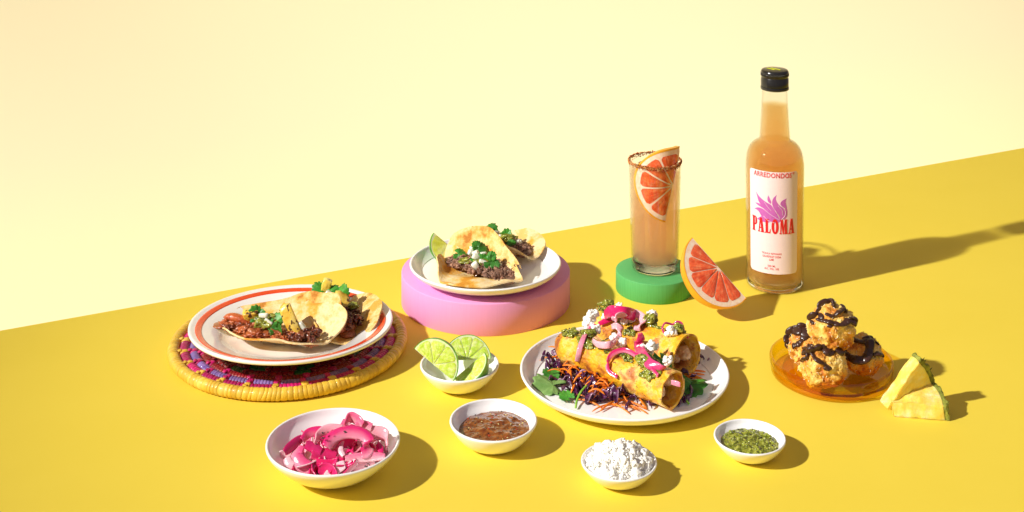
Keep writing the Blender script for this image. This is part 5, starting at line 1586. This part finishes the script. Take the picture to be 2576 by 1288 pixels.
# ------------------------------------------------------------------ enchiladas on the largest plate
def roll(name, label, A, B, R, th, seed, turns=1.35, seam=1.9, close_a=.0, flare=.06, oval=.92):
    """rolled tortilla: spiral tube from A to B; B end open"""
    A, B = np.asarray(A, float), np.asarray(B, float)
    ax_ = unit(B - A); Ln = np.linalg.norm(B - A)
    up = np.array((0, 0, 1.)); s_ = unit(np.cross(up, ax_)); u_ = np.cross(ax_, s_)
    t = thing(name, label, "enchilada", (A + B) / 2 - np.array((0, 0, R)), group="rolled enchiladas")
    def prof(q):
        k = 1.0 + flare * max(0, (q - .75) / .25) ** 2 + .03 * math.sin(q * 9 + seed)
        if close_a and q < close_a:
            k *= .55 + .45 * math.sin(math.pi / 2 * q / close_a)
        return k
    def pt(q, ang, r):
        n1 = noise.noise(Vector((q * 4.2, math.cos(ang) * 1.1 + seed, math.sin(ang) * 1.1)))
        n2 = noise.noise(Vector((q * 14, math.cos(ang) * 3 + seed, math.sin(ang) * 3)))
        n3 = abs(noise.noise(Vector((q * 7 + 2 * math.sin(ang), math.cos(ang) * 5 + seed, math.sin(ang) * 5))))
        rr_ = r * prof(q) * (1 + (.09 - .05 * q) * n1 + .020 * n2 - .035 * max(0, .16 - n3) / .16 * (1 - q ** 4))
        # edge of the open end is cut unevenly
        e = .002 * noise.noise(Vector((math.cos(ang) * 1.5, math.sin(ang) * 1.5, seed * 3))) * (q ** 6) * 1.6
        sag = -.0015 * math.sin(q * 2.8)
        return A + ax_ * (q * Ln + e) + s_ * (math.cos(ang) * rr_) + u_ * (math.sin(ang) * rr_ * oval + sag)
    def fn(u, v):
        ang = seam + 2 * math.pi * turns * v
        r = R * (1 - .055 * max(0, turns - turns * v - .0) / turns * turns) if False else R * (1 - .10 * (1 - v))
        ee = 1 - .0 * v
        return pt(u, ang, r)
    V, F_, _ = sheet(fn, 110, 110, th)
    # make the thickness go inwards
    mid = (A + B) / 2
    half = len(V) // 2; k = 55 * 111 + 110
    if np.linalg.norm(V[half + k] - mid) > np.linalg.norm(V[k] - mid):
        V, F_, _ = sheet(lambda u, v: fn(1 - u, v), 110, 110, th)
    mesh_obj("tortilla", V, F_, M['enchilada'], t, sharp=70)
    # filling: chicken pieces packed along the inside, seen at the open end
    r_ = random.Random(seed); fo = None
    for i in range(9):
        q = .93 - .07 * (i // 3) - r_.uniform(0, .03)
        an = r_.uniform(2.6, 6.6)
        c = A + ax_ * q * Ln + (s_ * math.cos(an) + u_ * math.sin(an) * .8) * R * .45
        mesh_obj("chicken_piece", *blob(c, (.0085, .0070, .0060), 4, .28, 120, seed + i, ax=basis(ax_ + np.array((r_.gauss(0, .4), r_.gauss(0, .4), r_.gauss(0, .3))))), M['chicken'], t)
    mesh_obj("filling", *tube([A + ax_ * (Ln * .03), A + ax_ * Ln * .3, A + ax_ * Ln * .72], np.array([.3, .8, .75]) * R, 20), M['chicken'], t)
    return t, pt, ax_, s_, u_, Ln
eA, eB = P(1412, 860, .0285), P(1694, 978, .0282)
en1, pt1, ax1, s1, u1, Ln1 = roll("enchilada", "front rolled enchilada, its open end showing chicken at the lower right", eA, eB, .0210, .0016, 2, seam=math.radians(-115), close_a=.13, flare=.05)
eA2, eB2 = P(1496, 801, .0290), P(1729, 893, .0300)
en2, pt2, ax2, s2, u2, Ln2 = roll("enchilada", "rear rolled enchilada with the wide open end at the right", eA2, eB2, .0208, .0016, 6, seam=math.radians(-150), close_a=.10, flare=.20)

def on_roll(k, q, ang, off=0.0):
    """point on enchilada k (0 front, 1 rear): q along, ang in degrees (90 = crest, 180 = the camera's lower-left side)"""
    pt, R_ = (pt1, .0210) if k == 0 else (pt2, .0208)
    return pt(q, math.radians(ang), R_ + off)
# which side faces the viewer?
side = 0 if on_roll(0, .5, 0)[1] < on_roll(0, .5, 180)[1] else 180
def O(k, q, a, off=0.0):
    """a: degrees from the crest towards the viewer"""
    ang = 90 - a if side == 0 else 90 + a
    return on_roll(k, q, ang, off)

def salsa_patch(k, q, a, size, seed, thk=.0022):
    c = O(k, q, a, thk * .35)
    p1, p2 = O(k, q + .02, a), O(k, q, a + 8)
    d = unit(p1 - O(k, q, a)); s = unit(p2 - O(k, q, a)); n_ = np.cross(d, s); n_ = n_ if n_[2] > 0 else -n_
    s = np.cross(n_, d)
    par = en1 if k == 0 else en2
    r_ = random.Random(seed); mb = MB()
    for i in range(16):
        ox, oy = r_.gauss(0, .42) * size[0], r_.gauss(0, .42) * size[1]
        rr_ = r_.uniform(.18, .40) * min(size)
        mb.add(*blob(c + d * ox + s * oy - n_ * (abs(ox) + abs(oy)) * .12, (rr_ * 1.3, rr_, thk * r_.uniform(.6, 1.1)), 3, .55, 300, seed * 3 + i, ax=(d, s, n_)))
    o = mesh_obj("green_salsa", np.vstack(mb.V), mb.F, M['salsa_verde'], par)
    for mm, cnt, nm, sm in ((M['char'], 16, "charred_flecks", .00085), (M['green_seed'], 12, "salsa_seeds", .0008)):
        mb = MB()
        for i in range(cnt):
            ox, oy = r_.gauss(0, .5) * size[0], r_.gauss(0, .5) * size[1]
            s_ = sm * r_.uniform(.5, 1.4)
            mb.add(*blob(c + d * ox + s * oy + n_ * (thk * .75 - (abs(ox) + abs(oy)) * .12), (s_, s_ * .8, s_ * .6), 1, .2, 500, i, ax=(d, s, n_)))
        tag(mesh_obj(nm, np.vstack(mb.V), mb.F, mm, o), kind="stuff")
for a_ in [(0, .10, 18, (.014, .007), 1), (0, .28, 22, (.015, .009), 2), (0, .42, 5, (.010, .008), 3), (0, .62, 20, (.014, .006), 4), (0, .80, 8, (.013, .009), 5), (0, .86, 38, (.014, .0085), 6), (0, .20, -10, (.010, .006), 7),
           (1, .08, -15, (.009, .008), 8), (1, .38, 28, (.014, .008), 9), (1, .30, 0, (.012, .007), 10), (1, .58, -5, (.012, .008), 11), (1, .85, -20, (.010, .007), 12), (1, .15, 20, (.010, .006), 13), (1, .50, 55, (.010, .006), 14)]:
    salsa_patch(*a_)
dollop(en2, "green_salsa", O(1, .60, -8, .0045), (.0080, .0060, .0062), M['salsa_verde'], 41)
dollop(en2, "green_salsa", O(1, .90, -4, .0045), (.0058, .0050, .0048), M['salsa_verde'], 42)
dollop(en2, "green_salsa", O(1, .14, -4, .0030), (.0065, .0055, .0050), M['salsa_verde'], 43)
dollop(en1, "green_salsa", O(0, .78, 10, .0040), (.0090, .0070, .0045), M['salsa_verde'], 44)
dollop(en1, "green_salsa", O(0, .24, -12, .0030), (.0080, .0055, .0045), M['salsa_verde'], 45)

# crumbled cheese lumps on top: picture place, depth taken on the rolls
def on_top(px, py, k, q, a, off): return O(k, q, a, off)
lumps = [((1492, 792), .0075, 0, "cheese crumble topmost on the left of the enchiladas"), ((1480, 812), .0088, 0, "large cheese crumble under the topmost one at the left of the enchiladas"), ((1500, 830), .0075, 0, "cheese crumble just inside the pale onion ring"), ((1519, 797), .0042, 1, "small cheese crumble touching green salsa at the upper left"),
         ((1547, 852), .0060, 0, "cheese crumble right of the pale onion ring"), ((1566, 862), .0062, 0, "cheese crumble in the middle between both enchiladas"), ((1571, 809), .0058, 1, "cheese crumble on the green salsa of the rear enchilada"), ((1557, 772), .0050, 1, "cheese crumble peeping from behind the magenta onion"),
         ((1617, 880), .0075, 0, "cheese crumble over the end of the magenta onion petal"), ((1640, 872), .0075, 0, "cheese crumble right of the magenta onion petal"), ((1679, 911), .0062, 0, "cheese crumble nearest the front enchilada's open end"), ((1643, 793), .0070, 1, "cheese crumble beside the tall green salsa at the back"),
         ((1691, 834), .0075, 1, "cheese crumble under the heart-shaped onion ring"), ((1590, 806), .0040, 1, "tiny cheese crumble beside the pale onion band")]
def depth_of(k, px):
    """depth along roll k for a picture column"""
    A_, B_ = (eA, eB) if k == 0 else (eA2, eB2)
    lo, hi = -0.1, 1.1
    for _ in range(40):
        m_ = (lo + hi) / 2; p = A_ + (B_ - A_) * m_
        if 1288 + F_PX * p[0] / p[1] < px: lo = m_
        else: hi = m_
    return m_
def top_pt(px, py, k, off=.004):
    """point just above roll k seen at px, py: walk the cross-section until the height matches"""
    best = None
    for q in np.linspace(-.02, 1.0, 52):
        for a in range(-40, 92, 3):
            p = O(k, min(max(q, 0.001), 1), a, off)
            x, y = 1288 + F_PX * p[0] / p[1], HOR + F_PX * (H - p[2]) / p[1]
            e = (x - px) ** 2 + (y - py) ** 2
            if best is None or e < best[0]: best = (e, p)
    e, p = best
    if e > 9:
        return PY(px, py, p[1])
    return p
for i, (pp, r, k, lab_) in enumerate(lumps):
    crumble(None, top_pt(pp[0], pp[1], k, r * .55), r, 100 + i, top=True, label=lab_, n=11)

# pickled onion strips draped over the rolls
def arc_strip(ctrl, w, label, deep, pale, seed, mode='edge', side_dir=(0, 0, 1), taper=.3, th=.0015, n=44, twist=None):
    """strip through control points given as (px, py, roll, off)"""
    pts = spline([top_pt(a, b, k, o) if k is not None else o for a, b, k, o in ctrl], n + 1)
    c = pts.mean(0); D_, P_ = np.array(deep), np.array(pale)
    T = np.gradient(pts, axis=0)
    sd = np.asarray(side_dir, float)
    def fn(u, v):
        i = min(int(round(u * n)), n)
        d = unit(T[i]); s = unit(sd - d * np.dot(sd, d))
        if twist: 
            b = np.cross(d, s); tw_ = twist[0] + (twist[1] - twist[0]) * u
            s = s * math.cos(tw_) + b * math.sin(tw_)
        q = (v - .5) * 2
        nn = np.cross(d, s)
        return pts[i] + s * q * w / 2 * (1 - taper * abs(2 * u - 1) ** 3) - nn * .08 * w * q * q
    def cf(u, v):
        k = {'edge': min(1, (v) * 1.4) ** 1.3, 'deep': .9, 'pale': .1, 'grad': u, 'rgrad': 1 - u}[mode]
        k = min(max(k + .12 * noise.noise(Vector((u * 7, v * 5, seed))), 0), 1)
        return D_ * k + P_ * (1 - k)
    V, F_, C = sheet(fn, n, 7, th, cfn=cf)
    return tag(mesh_obj("pickled_onion_strip", V, F_, M['pickled'], None, cols=C, loc=c), label, "pickled onion")
MG, PK, PL = (.66, .012, .14), (.86, .26, .40), (.88, .50, .56)
arc_strip([(1683, 1, None, top_pt(1552, 1002, 0, .001)), ], .004, "x", MG, PK, 1) if False else None
arc_strip([(1547, 1060 - 6, 0, .001) if False else (1697, 0, None, O(0, .575, 88, .0015)), (1685, 966, 0, .002) if False else (0, 0, None, O(0, .50, 70, .0022)), (0, 0, None, O(0, .47, 40, .0030)), (1592, 905, 0, .0050), (1625, 893, 0, .0045), (1646, 905, 0, .0030), (1657, 935, 0, .0012), (1661, 960, 0, .0010)] if False else
          [(1550, 948, 0, .0015), (1529, 930, 0, .0022), (1528, 905, 0, .0035), (1545, 888, 0, .0048), (1575, 882, 0, .0052), (1603, 893, 0, .0040), (1628, 915, 0, .0025), (1650, 938, 0, .0012), (1654, 945, 0, .0010)], .0044, "long magenta onion strip arching over the front enchilada", MG, PK, 2, side_dir=(.2, .3, 1))
arc_strip([(1610, 838, 0, .003), (1612, 852, 0, .005), (1606, 868, 0, .007), (1615, 890, 0, .006), (1635, 915, 0, .0045), (1660, 925, 0, .003), (1672, 922, 0, .002)], .0105, "broad magenta onion petal standing up from the front enchilada", (.60, .015, .14), (.74, .08, .24), 3, mode='rgrad', side_dir=(.8, -.1, .6), taper=.75)
arc_strip([(1493, 856, 0, .003), (1510, 868, 0, .006), (1535, 866, 0, .008), (1555, 850, 0, .008), (1562, 832, 0, .007), (1550, 820, 0, .006), (1538, 822, 0, .005)], .0066, "pale pink curled onion strip on the left enchilada top", PK, PL, 4, mode='pale', side_dir=(0, .3, 1))
arc_strip([(1500, 818, 0, .004), (1480, 830, 0, .004), (1468, 850, 0, .0035), (1461, 872, 0, .0030), (1456, 892, 0, .002), (1452, 908, 0, .0012)], .0050, "onion strip hanging down the left side, magenta above and pale at its tip", (.66, .02, .16), PL, 5, mode='rgrad', side_dir=(.9, -.1, .2), taper=.1)
arc_strip([(0, 0, None, PY(1524, 792, 1.545)), (0, 0, None, PY(1540, 783, 1.530)), (0, 0, None, PY(1570, 786, 1.525)), (0, 0, None, PY(1592, 792, 1.535)), (0, 0, None, PY(1603, 800, 1.548))], .0115, "thick glossy magenta onion strip crowning the rear enchilada", (.72, .008, .14), (.80, .10, .26), 6, mode='deep', side_dir=(0, .25, 1), taper=.25, th=.0026)
arc_strip([(1600, 785, None, PY(1596, 786, 1.540)), (0, 0, None, PY(1614, 797, 1.532)), (0, 0, None, PY(1618, 810, 1.525)), (0, 0, None, top_pt(1606, 822, 1, .003)), (0, 0, None, top_pt(1603, 832, 1, .001))], .0085, "pale pink onion strip trailing right from the magenta crown", PK, PL, 7, mode='pale', side_dir=(.7, 0, .6), taper=.2)
arc_strip([(1510, 813, 1, .004), (1530, 803, 1, .005), (1548, 795, 1, .006)], .0050, "short magenta onion strip left of the pale onion tongue", MG, MG, 8, mode='deep', side_dir=(0, 0, 1))
arc_strip([(0, 0, None, PY(1545, 808, 1.515)), (0, 0, None, PY(1548, 796, 1.515)), (0, 0, None, PY(1562, 792, 1.52)), (0, 0, None, PY(1575, 798, 1.525))], .0080, "pale onion tongue under the magenta crown", PK, PL, 9, mode='pale', side_dir=(.5, -.2, .8), taper=.5)
hr = [PY(1676, 846, 1.500), PY(1668, 836, 1.503), PY(1665, 824, 1.506), PY(1672, 812, 1.510), PY(1684, 813, 1.512), PY(1692, 815, 1.512), PY(1702, 808, 1.512), PY(1715, 812, 1.510), PY(1721, 826, 1.506), PY(1722, 838, 1.502), PY(1732, 848, 1.498)]
arc_strip([(0, 0, None, p) for p in hr], .0038, "thin heart-shaped onion loop standing on the rear enchilada", (.62, .03, .18), (.84, .20, .36), 10, mode='edge', side_dir=(0, -.8, .5), taper=.3, n=60)
arc_strip([(1700, 936, None, PY(1690, 961, 1.40)), (0, 0, None, PY(1706, 965, 1.396)), (0, 0, None, PY(1712, 968, 1.39))], .0045, "small pink onion sliver at the open end of the front enchilada", PK, PL, 11, mode='deep', side_dir=(0, .2, 1))

# ------------------------------------------------------------------ slaw under the enchiladas
sl = thing("slaw", "shredded purple cabbage and carrot lying under and before the enchiladas", "slaw", P(1520, 990, zE))
r_ = random.Random(31)
anch = [(1392, 925), (1405, 945), (1420, 925), (1425, 955), (1448, 945), (1455, 975), (1470, 965), (1485, 985), (1500, 975), (1510, 998), (1530, 985), (1545, 1000), (1560, 995), (1575, 1005), (1600, 1000), (1440, 985)]
def cab(c, L_, w, seed, d=None, h=.003):
    r2 = random.Random(seed)
    a = r2.uniform(0, 6.28) if d is None else d
    d_ = np.array((math.cos(a), math.sin(a), 0)); s_ = np.array((-d_[1], d_[0], 0))
    kx = r2.uniform(-.6, .6); ph = r2.uniform(0, 6)
    tw_ = r2.uniform(0, 1.4)
    def fn(u, v):
        q = u - .5
        p = c + d_ * q * L_ + s_ * (kx * L_ * q * q * 1.6 + .003 * math.sin(u * 9 + ph)) + np.array((0, 0, h + .0032 * math.sin(u * 11 + ph) + .0015 * math.sin(u * 25)))
        an = tw_ + 1.2 * math.sin(u * 5 + ph)
        return p + (s_ * math.cos(an) + np.array((0, 0, 1)) * math.sin(an)) * (v - .5) * w * (1 - .5 * abs(2 * q) ** 3) + np.array((0, 0, .0012 * math.sin(v * 3 + u * 14)))
    def cf(u, v):
        k = .5 + .5 * noise.noise(Vector((u * 4 + seed, v * 2, 1)))
        base = np.array((.060, .006, .045)); hi = np.array((.20, .035, .16))
        if v > .92 and seed % 3 == 0: return np.array((.50, .30, .42))
        return base * (1 - k * .5) + hi * k * .35
    V, F_, C = sheet(fn, 30, 5, .0011, cfn=cf)
    V[:, 2] = np.maximum(V[:, 2], zE + .0006)
    mesh_obj("cabbage_shred", V, F_, M['cabbage'], sl, cols=C)
def car(c, L_, seed, d=None, h=.0015, r=.00105, rise=.004):
    r2 = random.Random(seed)
    a = r2.uniform(0, 6.28) if d is None else d
    d_ = np.array((math.cos(a), math.sin(a), r2.uniform(-.08, .16))); s_ = np.array((-d_[1], d_[0], 0))
    kx = r2.uniform(-.3, .3)
    pts = [c + d_ * (q - .5) * L_ + s_ * kx * L_ * (q - .5) ** 2 * 4 * .25 + np.array((0, 0, h + rise * math.sin(q * 3.1))) for q in np.linspace(0, 1, 9)]
    pts = np.array(pts); pts[:, 2] = np.maximum(pts[:, 2], zE + .001)
    V, F_ = tube(pts, np.array([.5, .9, 1, 1, 1, 1, 1, .8, .4]) * r * r2.uniform(.8, 1.3), 6, flat=.8)
    mesh_obj("carrot_shred", V, F_, M['carrot'], sl)
for i in range(44):
    a = anch[r_.randrange(len(anch))]
    cab(P(a[0] + r_.gauss(4, 12), a[1] + r_.gauss(0, 9) - 3, zE), r_.uniform(.018, .036), r_.uniform(.005, .0125), i, h=.002 + r_.uniform(0, .009))
for i in range(26):                                   # hidden under the rolls, giving the bed its height
    q = r_.uniform(.05, .95)
    p = eA + (eB - eA) * q; cab(np.array((p[0] + r_.gauss(0, .008), p[1] + r_.gauss(0.004, .008), zE)), r_.uniform(.02, .03), .007, 200 + i, h=.002)
for i in range(60):
    a = anch[r_.randrange(len(anch))]
    car(P(a[0] + r_.gauss(2, 12), a[1] + r_.gauss(0, 8), zE), r_.uniform(.012, .028), i, h=.004 + r_.uniform(0, .009))
for i, (px, py, L_, d) in enumerate([(1472, 1005, .026, 2.6), (1485, 1018, .032, 2.5), (1545, 1018, .026, .3), (1570, 1012, .034, .9), (1590, 1020, .038, 2.4), (1535, 1022, .036, .9), (1558, 1030, .030, 2.3), (1612, 1015, .026, 1.9), (1600, 1000, .03, .5), (1520, 1028, .034, .55),
                                     (1385, 950, .022, 1.5), (1396, 940, .026, 1.35), (1415, 940, .026, 1.7), (1432, 938, .022, 1.6), (1392, 965, .02, 1.2), (1455, 992, .022, .2), (1575, 1028, .028, 2.7), (1600, 1032, .028, 2.5), (1540, 1008, .03, 2.9), (1585, 998, .03, .1), (1418, 925, .02, .3), (1440, 925, .02, 1.2)]):
    car(P(px, py, zE), L_, 300 + i, d=d, h=.0014, rise=.002)
for i, (px, py, L_, d) in enumerate([(1745, 946, .024, .1), (1752, 938, .020, -.1), (1738, 952, .026, -.35), (1722, 950, .026, -.25), (1748, 956, .02, -.2), (1712, 965, .02, .2)]):
    car(P(px, py, zE), L_, 400 + i, d=d, h=.0014, rise=.001)
for i, (px, py, L_, w, d) in enumerate([(1594, 1022, .030, .0035, 1.15), (1398, 966, .030, .005, .15), (1505, 1005, .034, .007, .3), (1450, 990, .030, .008, 1.2), (1768, 912, .016, .0035, .1), (1725, 1000, .024, .006, .9), (1715, 1015, .022, .006, .6), (1712, 985, .022, .007, 1.4), (1718, 970, .02, .006, 1.9), (1700, 1012, .016, .006, .3), (1725, 950, .024, .005, -.4), (1478, 1012, .022, .005, 1.2)]):
    cab(P(px, py, zE), L_, w, 500 + i, d=d, h=.0035)
# greens
leaf(sl, P(1392, 968, zE + .004), np.array((-.95, .25, .12)), (.05, -.15, .98), .0225, 301, m=M['paleleaf'], lobes=1, curl=-.12)
leaf(sl, P(1390, 945, zE + .006), np.array((-.3, .8, .2)), (0, -.3, .9), .0130, 302, lobes=3, curl=.2)
leaf(sl, P(1712, 962, zE + .006), np.array((.80, -.35, -.05)), (.1, -.1, .98), .0280, 303, lobes=3, curl=-.18)
leaf(sl, P(1700, 948, zE + .012), np.array((.75, -.5, -.3)), (.1, -.3, .9), .0180, 304, lobes=3, curl=-.3)
leaf(sl, P(1430, 1000, zE + .004), np.array((-.7, .6, .1)), (0, -.3, .9), .0110, 305, lobes=3, curl=.3)
leaf(sl, P(1665, 905, zE + .030), np.array((.45, -.6, -.5)), (.4, -.3, .8), .0170, 306, lobes=1, curl=-.4)
for k, (pts, r) in enumerate([([P(1676, 905, .036), P(1690, 938, .027), P(1706, 972, .014), P(1733, 1016, .0078)], .00125), ([P(1448, 1026, .0085), P(1452, 1005, .011), P(1462, 985, .015), P(1477, 968, .016)], .00125), ([P(1482, 965, .014), P(1505, 955, .018), P(1525, 960, .015)], .0012)]):
    mesh_obj("chive_strip", *tube(spline(pts, 20), r, 8, flat=.6), M['stem'], sl)
